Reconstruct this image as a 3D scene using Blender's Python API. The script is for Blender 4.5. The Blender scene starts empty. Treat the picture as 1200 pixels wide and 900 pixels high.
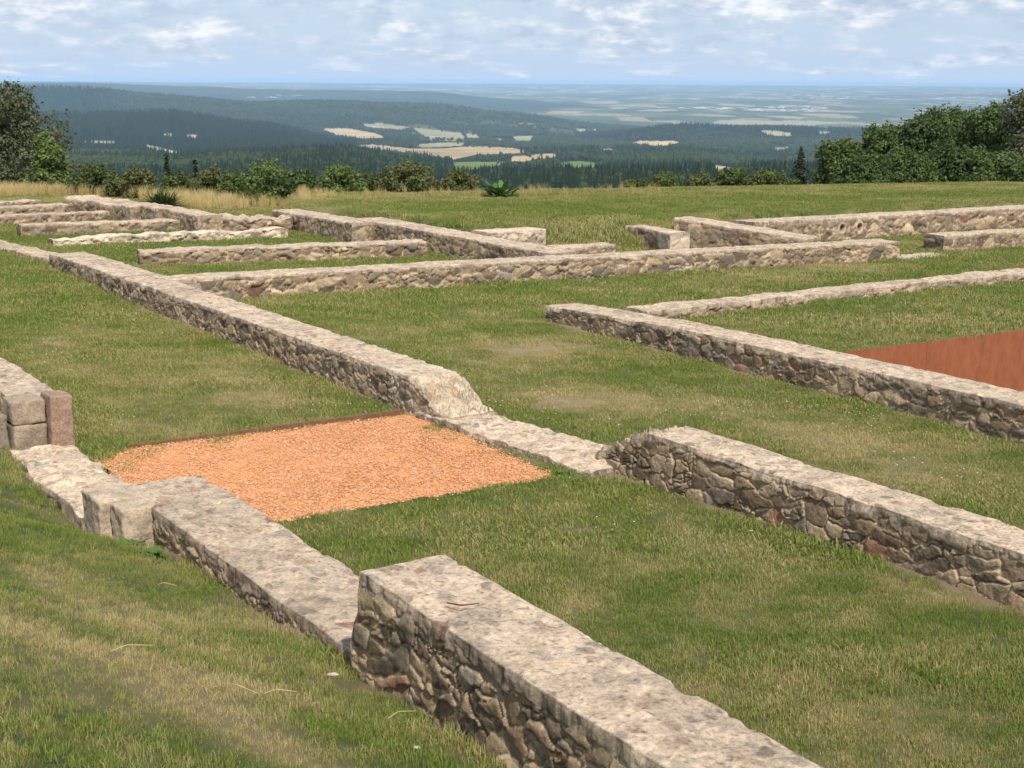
import bpy, math, random
import numpy as np
R = math.radians
C = bpy.context.scene.collection
HAZE_D, HAZE_C, SKY_S, SUN_S, EXPO = 3.9e-5, (.47, .71, 1.0, 1), .10, 4.2, .32
SKY_H0, SKY_H1 = (4.2, 5.45, 7.3), (3.9, 5.0, 6.7)
SKY_C0, SKY_C1, SKY_C2, CLOUD_K = (3.7, 4.5, 5.9), (5.1, 5.8, 6.8), (7.8, 8.0, 8.4), 3.4
rng = np.random.default_rng(7)
random.seed(7)

# ------------------------------------------------------------------ camera model (1200x900 photo pixels)
F, EYE, ROLL, H = 1700.0, 95.0, R(0.36), 3.5
pit_ = math.atan((450 - EYE) / F)
FW = np.array([0, math.cos(pit_), -math.sin(pit_)])
r0 = np.array([1.0, 0, 0]); u0 = np.array([0, math.sin(pit_), math.cos(pit_)])
RT = math.cos(ROLL) * r0 + math.sin(ROLL) * u0
UP = -math.sin(ROLL) * r0 + math.cos(ROLL) * u0
GX, GY = -0.006, -0.0035
def plane(x, y): return GX * x + GY * y
def ray(u, v): return (u - 600) / F * RT - (v - 450) / F * UP + FW
def unp(u, v, h=0.0):
    d = ray(u, v); t = (H - h) / (-(d[2] - GX * d[0] - GY * d[1]))
    return np.array([0, 0, H]) + t * d
def proj(P):
    d = np.asarray(P, float) - np.array([0, 0, H]); w = d @ FW
    return 600 + F * (d @ RT) / w, 450 - F * (d @ UP) / w

# ------------------------------------------------------------------ noise
def _h(ix, iy, iz, seed):
    n = (ix.astype(np.int64) * 374761393 + iy.astype(np.int64) * 668265263 + iz.astype(np.int64) * 2147483647 + seed * 974634777) & 0xFFFFFFFF
    n = ((n ^ (n >> 13)) * 1274126177) & 0xFFFFFFFF
    n = ((n ^ (n >> 16)) * 2246822519) & 0xFFFFFFFF
    return ((n ^ (n >> 15)) & 0xFFFFFF) / float(0xFFFFFF)
def vn(x, y, z=None, seed=0):
    x = np.asarray(x, float); y = np.asarray(y, float)
    z = np.zeros_like(x) if z is None else np.asarray(z, float)
    xi, yi, zi = np.floor(x), np.floor(y), np.floor(z)
    fx, fy, fz = x - xi, y - yi, z - zi
    fx = fx * fx * (3 - 2 * fx); fy = fy * fy * (3 - 2 * fy); fz = fz * fz * (3 - 2 * fz)
    out = 0
    for a in (0, 1):
        for b in (0, 1):
            for c in (0, 1):
                w = (fx if a else 1 - fx) * (fy if b else 1 - fy) * (fz if c else 1 - fz)
                out = out + w * _h(xi + a, yi + b, zi + c, seed)
    return out * 2 - 1
def fbm(x, y, z=None, seed=0, o=4):
    s = 0; a = 0.5; f = 1.0
    for i in range(o):
        s = s + a * vn(x * f, y * f, None if z is None else z * f, seed + i * 17); a *= 0.5; f *= 2.03
    return s
def sstep(a, b, x):
    t = np.clip((x - a) / (b - a), 0, 1); return t * t * (3 - 2 * t)
def voro(x, y, seed=0, jit=0.8):
    xi, yi = np.floor(x), np.floor(y)
    f1 = np.full(x.shape, 9.0); f2 = np.full(x.shape, 9.0); idr = np.zeros(x.shape); cx = np.zeros(x.shape); cy = np.zeros(x.shape)
    z = np.zeros_like(xi)
    for a in (-1, 0, 1):
        for b in (-1, 0, 1):
            px = xi + a + 0.5 + (_h(xi + a, yi + b, z, seed) - .5) * jit
            py = yi + b + 0.5 + (_h(xi + a, yi + b, z + 1, seed) - .5) * jit
            d = np.hypot(x - px, y - py); i = _h(xi + a, yi + b, z + 2, seed)
            n = d < f1
            f2 = np.where(n, f1, np.minimum(f2, d)); idr = np.where(n, i, idr); cx = np.where(n, px, cx); cy = np.where(n, py, cy); f1 = np.where(n, d, f1)
    return f1, f2, idr, cx, cy
def inpoly(x, y, P):
    r = np.zeros(np.shape(x), bool); n = len(P)
    for i in range(n):
        (x1, y1), (x2, y2) = P[i][:2], P[(i + 1) % n][:2]
        c = ((y1 > y) != (y2 > y)) & (x < (x2 - x1) * (y - y1) / (y2 - y1 + 1e-12) + x1); r ^= c
    return r
def dpoly(x, y, P, closed=True):
    d = np.full(np.shape(x), 1e9); n = len(P)
    for i in range(n if closed else n - 1):
        x1, y1 = P[i][:2]; x2, y2 = P[(i + 1) % n][:2]
        ex, ey = x2 - x1, y2 - y1
        t = np.clip(((x - x1) * ex + (y - y1) * ey) / (ex * ex + ey * ey + 1e-12), 0, 1)
        d = np.minimum(d, np.hypot(x - x1 - t * ex, y - y1 - t * ey))
    return d

# ------------------------------------------------------------------ scene helpers
def mk(name, V, Fc, mat=None, parent=None, attrs=None, smooth=False):
    V = np.asarray(V, np.float32); Fc = np.asarray(Fc, np.int32)
    me = bpy.data.meshes.new(name)
    me.vertices.add(len(V)); me.vertices.foreach_set('co', V.ravel())
    k = Fc.shape[1] if len(Fc) else 4
    if len(Fc):
        me.loops.add(Fc.size); me.loops.foreach_set('vertex_index', Fc.ravel())
        me.polygons.add(len(Fc)); me.polygons.foreach_set('loop_start', np.arange(0, Fc.size, k, dtype=np.int32))
        me.polygons.foreach_set('use_smooth', np.full(len(Fc), smooth))
    for n, a in (attrs or {}).items():
        a = np.asarray(a, np.float32)
        if a.ndim == 1:
            me.attributes.new(n, 'FLOAT', 'POINT').data.foreach_set('value', a)
        else:
            if a.shape[1] == 3: a = np.concatenate([a, np.ones((len(a), 1), np.float32)], 1)
            me.attributes.new(n, 'FLOAT_COLOR', 'POINT').data.foreach_set('color', a.ravel())
    me.update(calc_edges=True); me.validate()
    if mat: me.materials.append(mat)
    o = bpy.data.objects.new(name, me); C.objects.link(o)
    if parent: o.parent = parent
    return o
def tag(o, label=None, cat=None, group=None, kind=None):
    if label: o['label'] = label
    if cat: o['category'] = cat
    if group: o['group'] = group
    if kind: o['kind'] = kind
    return o
def empty(name, loc, label, cat, group=None):
    o = bpy.data.objects.new(name, None); C.objects.link(o); o.location = [float(q) for q in loc]; o.empty_display_size = .2
    return tag(o, label, cat, group, 'thing')
def subset(V, Fc, attrs):
    u, inv = np.unique(Fc, return_inverse=True)
    return V[u], inv.reshape(Fc.shape), {k: a[u] for k, a in attrs.items()}
def grid_faces(n, m, off=0):
    i = np.arange(n - 1)[:, None] * m + np.arange(m - 1)[None]
    return np.stack([i, i + m, i + m + 1, i + 1], -1).reshape(-1, 4) + off
def tubes(segs, sides=7):
    """segs: list of (p0,p1,r0,r1) -> verts, quads"""
    V, Q = [], []
    for p0, p1, a, b in segs:
        p0, p1 = np.array(p0, float), np.array(p1, float); d = p1 - p0; d /= np.linalg.norm(d) + 1e-9
        x = np.cross(d, [0, 0, 1.0] if abs(d[2]) < .9 else [1.0, 0, 0]); x /= np.linalg.norm(x); y = np.cross(d, x)
        o = len(V)
        for p, r in ((p0, a), (p1, b)):
            for k in range(sides):
                t = 2 * math.pi * k / sides; V.append(p + r * (math.cos(t) * x + math.sin(t) * y))
        for k in range(sides):
            k2 = (k + 1) % sides; Q.append((o + k, o + k2, o + sides + k2, o + sides + k))
    return np.array(V), np.array(Q)

# ------------------------------------------------------------------ materials
def newmat(name):
    m = bpy.data.materials.new(name); m.use_nodes = True; t = m.node_tree; t.nodes.clear()
    o = t.nodes.new('ShaderNodeOutputMaterial'); b = t.nodes.new('ShaderNodeBsdfPrincipled')
    t.links.new(b.outputs[0], o.inputs[0]); b.inputs['Roughness'].default_value = .9
    b.inputs['Specular IOR Level'].default_value = .25
    return m, t, b, o
def nd(t, typ, **k):
    n = t.nodes.new(typ)
    for a, v in k.items():
        if a.startswith('i_'):
            n.inputs[a[2:].replace('_', ' ')].default_value = v
        else: setattr(n, a, v)
    return n
def lk(t, a, b): t.links.new(a, b)
def noise(t, scale, detail=4, rough=.55, vec=None):
    n = nd(t, 'ShaderNodeTexNoise'); n.inputs['Scale'].default_value = scale; n.inputs['Detail'].default_value = detail; n.inputs['Roughness'].default_value = rough
    if vec is not None: lk(t, vec, n.inputs['Vector'])
    return n
def ramp(t, fac, stops):
    n = nd(t, 'ShaderNodeValToRGB'); e = n.color_ramp.elements
    while len(e) < len(stops): e.new(.5)
    for q, (p, c) in zip(e, stops): q.position = p; q.color = (*c, 1) if len(c) == 3 else c
    lk(t, fac, n.inputs[0]); return n
def mix(t, fac, a, b, mode='MIX'):
    n = nd(t, 'ShaderNodeMix', data_type='RGBA', blend_type=mode)
    for s, v in ((n.inputs[0], fac), (n.inputs[6], a), (n.inputs[7], b)):
        if isinstance(v, (int, float)): s.default_value = v
        elif isinstance(v, tuple): s.default_value = (*v, 1)
        else: lk(t, v, s)
    return n.outputs[2]
def bump(t, b, hgt, strength, dist):
    n = nd(t, 'ShaderNodeBump'); n.inputs['Strength'].default_value = strength; n.inputs['Distance'].default_value = dist
    lk(t, hgt, n.inputs['Height']); lk(t, n.outputs[0], b.inputs['Normal']); return n
def attr(t, name, typ='GEOMETRY'): return nd(t, 'ShaderNodeAttribute', attribute_name=name, attribute_type=typ)

def mat_stone():
    m, t, b, o = newmat('rubble_stone'); g = nd(t, 'ShaderNodeNewGeometry')
    a = attr(t, 'col'); n1 = noise(t, 45, 6, .65, g.outputs['Position']); n2 = noise(t, 240, 3, .6, g.outputs['Position']); n3 = noise(t, 9, 4, .6, g.outputs['Position'])
    c = mix(t, 1.0, a.outputs[0], ramp(t, n1.outputs[0], [(.25, (.55, .55, .57)), (.5, (1, 1, 1)), (.75, (1.35, 1.32, 1.27))]).outputs[0], 'MULTIPLY')
    c = mix(t, 1.0, c, ramp(t, n2.outputs[0], [(.3, (.72, .72, .72)), (.7, (1.28, 1.28, 1.28))]).outputs[0], 'MULTIPLY')
    c = mix(t, 1.0, c, ramp(t, n3.outputs[0], [(.3, (.8, .79, .77)), (.7, (1.18, 1.16, 1.12))]).outputs[0], 'MULTIPLY')
    lk(t, c, b.inputs['Base Color'])
    ad = nd(t, 'ShaderNodeMath', operation='MULTIPLY_ADD'); lk(t, n2.outputs[0], ad.inputs[0]); ad.inputs[1].default_value = .35; lk(t, n1.outputs[0], ad.inputs[2])
    bump(t, b, ad.outputs[0], .9, .012); return m
def mat_ground():
    m, t, b, o = newmat('turf'); g = nd(t, 'ShaderNodeNewGeometry'); a = attr(t, 'dry'); e = attr(t, 'soil')
    n1 = noise(t, 6, 6, .7, g.outputs['Position']); n2 = noise(t, 110, 5, .8, g.outputs['Position'])
    gr = mix(t, n2.outputs[0], (.06, .10, .018), (.13, .165, .04)); st = mix(t, n2.outputs[0], (.22, .175, .075), (.44, .35, .18))
    ml = nd(t, 'ShaderNodeMath', operation='MULTIPLY_ADD'); lk(t, n1.outputs[0], ml.inputs[0]); ml.inputs[1].default_value = .5; ml.inputs[2].default_value = -.25
    ad = nd(t, 'ShaderNodeMath', operation='ADD', use_clamp=True); lk(t, ml.outputs[0], ad.inputs[0]); lk(t, a.outputs['Fac'], ad.inputs[1])
    c = mix(t, ad.outputs[0], gr, st)
    so = mix(t, n2.outputs[0], (.30, .21, .13), (.46, .35, .23)); c = mix(t, e.outputs['Fac'], c, so)
    lk(t, c, b.inputs['Base Color']); bump(t, b, n2.outputs[0], 1.0, .035); return m
def mat_blade(name, g0, g1, s0, s1, dry_gain=1.0, transl=.25):
    m, t, b, o = newmat(name); r = attr(t, 'rb'); d = attr(t, 'dry', 'INSTANCER'); oi = nd(t, 'ShaderNodeObjectInfo')
    rr = nd(t, 'ShaderNodeMath', operation='ADD'); lk(t, r.outputs['Fac'], rr.inputs[0]); lk(t, oi.outputs['Random'], rr.inputs[1])
    hf = nd(t, 'ShaderNodeMath', operation='MULTIPLY'); lk(t, rr.outputs[0], hf.inputs[0]); hf.inputs[1].default_value = .5
    g = mix(t, hf.outputs[0], g0, g1); s = mix(t, r.outputs['Fac'], s0, s1)
    # per blade choice: straw if random < dry
    lt = nd(t, 'ShaderNodeMath', operation='SUBTRACT'); lk(t, d.outputs['Fac'], lt.inputs[0]); lk(t, r.outputs['Fac'], lt.inputs[1])
    mm = nd(t, 'ShaderNodeMath', operation='MULTIPLY_ADD', use_clamp=True); lk(t, lt.outputs[0], mm.inputs[0]); mm.inputs[1].default_value = 3.0; mm.inputs[2].default_value = .5
    c = mix(t, mm.outputs[0], g, s); lk(t, c, b.inputs['Base Color']); b.inputs['Roughness'].default_value = .6
    tr = nd(t, 'ShaderNodeBsdfTranslucent'); lk(t, c, tr.inputs[0]); ms = nd(t, 'ShaderNodeMixShader'); ms.inputs[0].default_value = transl
    lk(t, b.outputs[0], ms.inputs[1]); lk(t, tr.outputs[0], ms.inputs[2]); lk(t, ms.outputs[0], o.inputs[0]); return m
def mat_leaf(name, c0, c1, transl=.25, rough=.55):
    m, t, b, o = newmat(name); r = attr(t, 'rb'); c = mix(t, r.outputs['Fac'], c0, c1); lk(t, c, b.inputs['Base Color']); b.inputs['Roughness'].default_value = rough
    tr = nd(t, 'ShaderNodeBsdfTranslucent'); lk(t, c, tr.inputs[0]); ms = nd(t, 'ShaderNodeMixShader'); ms.inputs[0].default_value = transl
    lk(t, b.outputs[0], ms.inputs[1]); lk(t, tr.outputs[0], ms.inputs[2]); lk(t, ms.outputs[0], o.inputs[0]); return m
def mat_plain(name, col, var=.3, scale=30, rough=.85, bstr=.4, bd=.01):
    m, t, b, o = newmat(name); g = nd(t, 'ShaderNodeTexCoord'); n = noise(t, scale, 5, .6, g.outputs['Object'])
    c = ramp(t, n.outputs[0], [(.25, tuple(q * (1 - var) for q in col)), (.75, tuple(min(1, q * (1 + var)) for q in col))])
    lk(t, c.outputs[0], b.inputs['Base Color']); b.inputs['Roughness'].default_value = rough; bump(t, b, n.outputs[0], bstr, bd); return m
def mat_steel():
    m, t, b, o = newmat('weathered_steel'); g = nd(t, 'ShaderNodeNewGeometry')
    mp = nd(t, 'ShaderNodeMapping'); mp.inputs['Scale'].default_value = (1, 1, .5); lk(t, g.outputs['Position'], mp.inputs[0])
    n = noise(t, 7, 6, .65, mp.outputs[0]); n2 = noise(t, 60, 4, .6, g.outputs['Position'])
    c = ramp(t, n.outputs[0], [(.3, (.20, .068, .030)), (.5, (.255, .088, .039)), (.8, (.31, .115, .054))])
    c2 = mix(t, 1.0, c.outputs[0], ramp(t, n2.outputs[0], [(.3, (.85, .85, .85)), (.7, (1.12, 1.1, 1.08))]).outputs[0], 'MULTIPLY')
    lk(t, c2, b.inputs['Base Color']); b.inputs['Roughness'].default_value = .8; bump(t, b, n2.outputs[0], .25, .004); return m
def mat_terrain():
    m, t, b, o = newmat('valley_land'); a = attr(t, 'col'); g = nd(t, 'ShaderNodeNewGeometry')
    n = noise(t, .02, 6, .7, g.outputs['Position']); n2 = noise(t, .09, 3, .6, g.outputs['Position'])
    c = mix(t, 1.0, a.outputs[0], ramp(t, n.outputs[0], [(.25, (.62, .62, .65)), (.5, (1, 1, 1)), (.75, (1.35, 1.33, 1.25))]).outputs[0], 'MULTIPLY')
    lk(t, c, b.inputs['Base Color']); b.inputs['Roughness'].default_value = 1; b.inputs['Specular IOR Level'].default_value = 0
    f = attr(t, 'forest'); mu = nd(t, 'ShaderNodeMath', operation='MULTIPLY'); lk(t, n2.outputs[0], mu.inputs[0]); lk(t, f.outputs['Fac'], mu.inputs[1])
    bump(t, b, mu.outputs[0], 1.0, 14.0); return m
M_STONE = mat_stone(); M_GROUND = mat_ground(); M_STEEL = mat_steel(); M_TERR = mat_terrain()
M_GRASS = mat_blade('grass_blades', (.095, .150, .022), (.225, .275, .058), (.33, .27, .11), (.55, .46, .24))
M_STRAW = mat_blade('dry_blades', (.24, .20, .07), (.36, .31, .12), (.52, .40, .17), (.72, .58, .30), transl=.3)
M_BARK = mat_plain('bark', (.12, .095, .07), .4, 12, .95, .8, .03)

# ================================================================== site: walls
WALLS = []          # footprints (4 xy corners) used as masks
PAL = np.array([(.20, .155, .115), (.125, .10, .08), (.30, .235, .165), (.20, .15, .11), (.21, .185, .16), (.36, .29, .215), (.26, .20, .14), (.17, .145, .12)])
STONES = None
def masonry(s, z, seed, cell, tone, warm, smr=.6):
    """relief (m) and colour of rubble masonry at face coordinates s (along) and z (up)"""
    wx = s + .05 * vn(s * 7, z * 7, seed=seed + 5) + .02 * vn(s * 19, z * 19, seed=seed + 6)
    wy = z + .035 * vn(s * 6 + 9, z * 8, seed=seed + 7) + .012 * vn(s * 21, z * 21, seed=seed + 8)
    row = np.floor(wy / cell[1]); sh = _h(row, row * 0, row * 0, seed + 3)
    X, Y = wx / cell[0] + sh * .3, wy / cell[1]
    f1, f2, i, cx, cy = voro(X, Y, seed, .95); e = f2 - f1
    # some places are filled with small stones
    g1, g2, gi, gx_, gy_ = voro(X * 1.9 + 3, Y * 1.8, seed + 4, .9); sm = np.modf(i * 17.7)[0] < .38
    e = np.where(sm, np.minimum(e, (g2 - g1) * .62), e); cx = np.where(sm, (gx_ - 3) / 1.9, cx); cy = np.where(sm, gy_ / 1.8, cy); i = np.where(sm, gi, i)
    wd_ = .05 + .05 * np.modf(i * 7.3)[0]; m = sstep(.025, .025 + wd_, e)
    ta, tb = np.modf(i * 37)[0] - .5, np.modf(i * 91)[0] - .5
    fac = np.abs((X - cx) * ta + (Y - cy) * tb)            # a broken ridge across each stone
    d = -.018 * (1 - m) + m * (.004 + .030 * (i - .5) + .010 * np.minimum(e, .5) + .06 * ((X - cx) * ta + (Y - cy) * tb) - .045 * fac)
    d = d + .008 * fbm(s * 13, z * 13, seed=seed + 30, o=4) + .007 * fbm(s * 34, z * 34, seed=seed + 31, o=3)
    c = PAL[np.minimum((i * len(PAL)).astype(int), len(PAL) - 1)]
    red = np.modf(i * 191.3)[0] < .035
    c = np.where(red[:, None], np.array((.20, .115, .08)), c)
    c = c * (.70 + .60 * np.modf(i * 53.7)[0])[:, None] * (1 + .35 * fbm(s * 11, z * 16, seed=seed + 33, o=4))[:, None]
    mort = np.array((.45, .365, .27)) * (1 + .3 * fbm(s * 9, z * 9, seed=seed + 40, o=3))[:, None]
    # mortar smears over part of the stones
    smear = sstep(-.05, .45, fbm(s * 3.2, z * 5, seed=seed + 50, o=4)) * smr
    k = np.clip((1 - m) * (.70 + .45 * vn(s * 4, z * 4, seed=seed + 60)) + smear * (1 - .5 * m), 0, 1)[:, None]
    c = c * (1 - k) + mort * k
    crack = sstep(.05, .01, e) * sstep(.1, .4, vn(s * 4, z * 5, seed=seed + 70))
    c = c * (1 - .68 * crack)[:, None]; d = d - .018 * crack
    return d, c * tone * np.array(warm)
def capcol(s, w, seed, tone):
    x = s + .04 * vn(s * 8, w * 8, seed=seed); y = w + .04 * vn(s * 8 + 5, w * 8, seed=seed + 1)
    f1, f2, i, cx, cy = voro(x / .11, y / .085, seed + 2, .9)
    base = np.array((.48, .385, .295)) * (1 + .22 * fbm(s * 5, w * 5, seed=seed + 3) + .25 * fbm(s * 24, w * 24, seed=seed + 4, o=3))[:, None]
    e = f2 - f1
    st = (i < .50) * sstep(.06, .16, e) * sstep(.62, .40, f1 * (.8 + .5 * np.modf(i * 31)[0]))
    cc = np.where((np.modf(i * 41.3)[0] < .12)[:, None], np.array((.27, .155, .115)), PAL[np.minimum((np.modf(i * 77.3)[0] * len(PAL)).astype(int), 7)] * 1.35)
    k = (st * (.35 + .5 * np.modf(i * 23.1)[0]))[:, None]
    c = base * (1 - k) + cc * k
    p1, p2, pi_, _, _ = voro(x / .03, y / .026, seed + 12, .9); c = c * (1 - .45 * (pi_ < .16) * sstep(.5, .25, p1))[:, None]
    dark = sstep(.15, .5, fbm(s * 2.2, w * 3, seed=seed + 9, o=4))
    c = c * (1 - .22 * dark)[:, None]
    d = .009 * st * (np.modf(i * 13)[0] - .3) + .006 * fbm(s * 40, w * 40, seed=seed + 11, o=3) + .010 * fbm(s * 12, w * 12, seed=seed + 6, o=4) - .012 * sstep(.3, .6, fbm(s * 7, w * 7, seed=seed + 8, o=3))
    return d, c * tone
def wobble(P, seed, amp):
    q = P * 2.1
    w = np.stack([vn(q[:, 0], q[:, 1], q[:, 2], 100 + k) for k in range(3)], 1) * amp
    q = P * 9.0
    return w + np.stack([vn(q[:, 0], q[:, 1], q[:, 2], 120 + k) for k in range(3)], 1) * amp * .6
SEED = [11]
def wall(name, label, p0, p1, W, hs, group=None, cell=(.24, .15), tone=.9, warm=(1, 1, 1), cap=.07, captone=1.0, amp=.012, res=None,
         ext0=0, ext1=0, slope0=0, slope1=0, white=None, batter=0.0, base=.25, ragged=0.0, mask=True, cat='stone wall', relief=1.0, holes=None, smr=.6, foot0=0.0):
    """p0->p1: top edge of the visible face (travel with the visible face on the right hand); W: thickness to the left;
    hs: heights above the ground plane [(fraction, h)...]"""
    SEED[0] += 13; seed = SEED[0]
    p0 = np.array(p0[:2], float); p1 = np.array(p1[:2], float); d = p1 - p0; L0 = np.linalg.norm(d); d /= L0
    p0 = p0 - d * ext0; L = L0 + ext0 + ext1; nr = np.array([d[1], -d[0]])
    mid = p0 + d * L / 2; near = min(np.hypot(*(p0 + d * q)) for q in np.linspace(0, L, 9))
    ds = res or float(np.clip(max(near, 4.5) / 1365 * 1.15, .0075, .04))
    ns = max(4, int(L / ds)); S = np.linspace(0, L, ns)
    fr = np.array([a for a, _ in hs]) * L0 + ext0; hh = np.interp(S, fr, [b for _, b in hs])
    if ragged: hh = hh + ragged * fbm(S * 3.1, S * 0 + seed, seed=seed, o=5) 
    if slope0: 
        k = np.clip(S / slope0, 0, 1); hh = hh * (.12 + .88 * np.clip(k + .25 * vn(S * 9, S * 0 + seed, seed=seed) * (1 - k), 0, 1))
    if slope1:
        k = np.clip((L - S) / slope1, 0, 1); hh = hh * (.12 + .88 * np.clip(k + .25 * vn(S * 9, S * 0 + seed, seed=seed) * (1 - k), 0, 1))
    Hm = max(b for _, b in hs); nt = max(3, int((Hm + base) / ds)); nw = max(4, int(W / ds))
    XY = p0[None] + S[:, None] * d
    G0 = plane(XY[:, 0], XY[:, 1])
    # loop: right-hand face up, top across, left-hand face down
    t = np.linspace(0, 1, nt); w = np.linspace(0, 1, nw)[1:]
    kind = np.concatenate([np.zeros(nt), np.ones(nw - 1), np.full(nt - 1, 2)])
    tt = np.concatenate([t, np.ones(nw - 1), t[::-1][1:]]); ww = np.concatenate([np.zeros(nt), w, np.ones(nt - 1)])
    m = len(tt)
    Sg = np.repeat(S, m); T = np.tile(tt, ns); Wg = np.tile(ww, ns) * W; K = np.tile(kind, ns)
    Hg = np.repeat(hh, m); Gg = np.repeat(G0, m)
    Z = -base + T * (Hg + base)          # above plane
    bt = batter * np.clip(Hg - Z, 0, 1)
    off = np.where(K == 0, -bt, np.where(K == 2, bt, 0))
    P = np.stack([p0[0] + d[0] * Sg - nr[0] * (Wg + off), p0[1] + d[1] * Sg - nr[1] * (Wg + off), Gg + Z], 1)
    dm0, cm0 = masonry(Sg, Z, seed, cell, tone, warm, smr); dm2, cm2 = masonry(Sg + 31.7, Z, seed + 1, cell, tone, warm, smr)
    dc, cc = capcol(Sg, Wg, seed + 2, captone)
    top = (K == 1)
    isc = np.where(top, 1.0, sstep(cap * 1.25 + .02 * vn(Sg * 6, Sg * 0, seed=seed), cap * .6, Hg - Z))
    edge_top = np.where(top, np.minimum(Wg, W - Wg), Hg - Z)
    fade = sstep(0, .035, edge_top) * sstep(0, .05, np.minimum(Sg, L - Sg))
    dm = np.where(K == 0, dm0, dm2) * relief; cm = np.where((K == 0)[:, None], cm0, cm2)
    disp = np.where(top, dc, dm * (1 - .8 * isc) + dc * isc) * fade
    # the cap mortar on the faces is grimier
    grime = np.where(top, 1.0, .80 + .18 * vn(Sg * 5, Z * 9, seed=seed + 3))
    col = cm * (1 - isc)[:, None] + cc * (isc * grime)[:, None]
    if slope0 or slope1:
        rough = np.zeros_like(Sg)
        if slope0: rough = np.maximum(rough, sstep(slope0 * 1.25, slope0 * .75, Sg))
        if slope1: rough = np.maximum(rough, sstep(slope1 * 1.25, slope1 * .75, L - Sg))
        dr, cr = masonry(Sg * 1.3 + 3, Wg * 1.6 + Z * .8, seed + 5, (cell[0] * .8, cell[1] * .9), 1.15 * tone, warm, .25)
        dr = dr * 2.2; kk = rough * top
        disp = disp * (1 - kk) + dr * kk * fade; col = col * (1 - kk[:, None]) + cr * kk[:, None]
    if white:
        a, b, amt = white; k = sstep(a, a + .15, Sg) * sstep(b, b - .05, Sg) * amt * (.2 + .8 * sstep(-.25, .1, fbm(Sg * 4, Z * 5 + Wg * 5, seed=seed + 9, o=3)))
        wc = np.array((.66, .58, .46)) * (1 + .2 * fbm(Sg * 9, Z * 9 + Wg * 9, seed=seed + 10))[:, None]
        col = col * (1 - k[:, None]) + wc * k[:, None]
    if holes:
        for (hs_, hz, hr) in holes:
            q = np.hypot(Sg - hs_, Z - hz); k = (K == 0) * sstep(hr, hr * .8, q); disp = disp * (1 - k) - .09 * k
            rim = (K == 0) * sstep(hr * 1.5, hr * 1.2, q) * (1 - k)
            disp = disp * (1 - rim) + .012 * rim; col = col * (1 - rim[:, None]) + np.array((.5, .41, .31)) * rim[:, None]
            col = col * (1 - k[:, None]) + np.array((.22, .15, .10)) * k[:, None]
    N = np.where((K == 0)[:, None], np.array([nr[0], nr[1], 0]), np.where((K == 2)[:, None], np.array([-nr[0], -nr[1], 0]), np.array([0, 0, 1.0])))
    if slope0 or slope1: P[:, 2] += rough * top * (.045 * fbm(Sg * 5, Wg * 5, seed=seed + 21, o=3) + .016 * np.round(2 * vn(Sg * 4, Wg * 4, seed=seed + 22))) * sstep(0, .06, edge_top) * np.clip((Hg - .05) / .25, 0, 1)
    left = (K == 0) | ((K == 1) & (Wg < W / 2)); sd_ = np.where(left, 1.0, -1.0)
    chip = .020 * sstep(.07, .0, edge_top) * sstep(.02, .45, fbm(Sg * 4.5 + 50 * left, Sg * 0 + seed, seed=seed + 23, o=4)) + .006 * sstep(.04, 0, edge_top)
    P = P - chip[:, None] * np.stack([nr[0] * sd_, nr[1] * sd_, np.ones_like(sd_)], 1) * .8
    col = col * (1 - .25 * sstep(.01, .03, chip))[:, None]
    if foot0:
        ft = foot0 * np.clip(1 - Z / np.maximum(Hg, .05), 0, 1.2) ** 1.3 * sstep(.5, 0, Sg) * (1 + .5 * vn(Z * 9, Wg * 7, seed=seed + 27)); P = P - np.stack([d[0] * ft, d[1] * ft, ft * 0], 1)
    P = P + N * disp[:, None] + wobble(P, seed, amp)
    Q = grid_faces(ns, m)
    # ends
    allV, allC, allQ = [P], [col], [Q]; tops = [K[Q].min(1) >= 1]
    fcap = (isc[Q].mean(1) > .55)
    caps = [fcap]
    for e, si, sg in ((0, 0, -1), (1, ns - 1, 1)):
        hE = hh[si]; nE = max(3, nt); wv = np.linspace(0, W, nw); tv = np.linspace(0, 1, nE)
        Wq = np.repeat(wv, nE); Tq = np.tile(tv, nw); Zq = -base + Tq * (hE + base)
        bq = batter * np.clip(hE - Zq, 0, 1); offq = (1 - 2 * Wq / W) * -bq
        b0 = p0 + d * S[si]
        PE = np.stack([b0[0] - nr[0] * (Wq + offq), b0[1] - nr[1] * (Wq + offq), G0[si] + Zq], 1)
        if foot0 and e == 0:
            ft = foot0 * np.clip(1 - Zq / max(hE, .05), 0, 1.2) ** 1.3 * (1 + .5 * vn(Zq * 9, Wq * 7, seed=seed + 27)); PE = PE - np.stack([d[0] * ft, d[1] * ft, ft * 0], 1)
        de, ce = masonry(Wq + 77.7 * (e + 1), Zq, seed + 7 + e, cell, tone, warm)
        dce, cce = capcol(Wq, Zq, seed + 9, captone)
        ic = sstep(cap * 1.25, cap * .6, hE - Zq)
        fe = sstep(0, .035, np.minimum(np.minimum(Wq, W - Wq), hE - Zq))
        if white and (white[1] > L - .1) and e == 1: ce = ce * .4 + np.array((.66, .58, .46)) * .6
        PE = PE + np.array([d[0] * sg, d[1] * sg, 0]) * (de * relief * (1 - ic) * fe)[:, None] + wobble(PE, seed, amp)
        off_ = sum(len(v) for v in allV)
        q = grid_faces(nw, nE, off_)
        if e == 0: q = q[:, ::-1]
        allV.append(PE); allC.append(ce * (1 - ic)[:, None] + cce * (.85 * ic)[:, None]); allQ.append(q); caps.append(ic[q - off_].mean(1) > .55)
    V = np.concatenate(allV); col = np.clip(np.concatenate(allC), .015, .85); Q = np.concatenate(allQ); cp = np.concatenate(caps)
    org = np.array([mid[0] - nr[0] * W / 2, mid[1] - nr[1] * W / 2, plane(*(mid - nr * W / 2))])
    root = empty(name, org, label, cat, group); V = V - org
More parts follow.
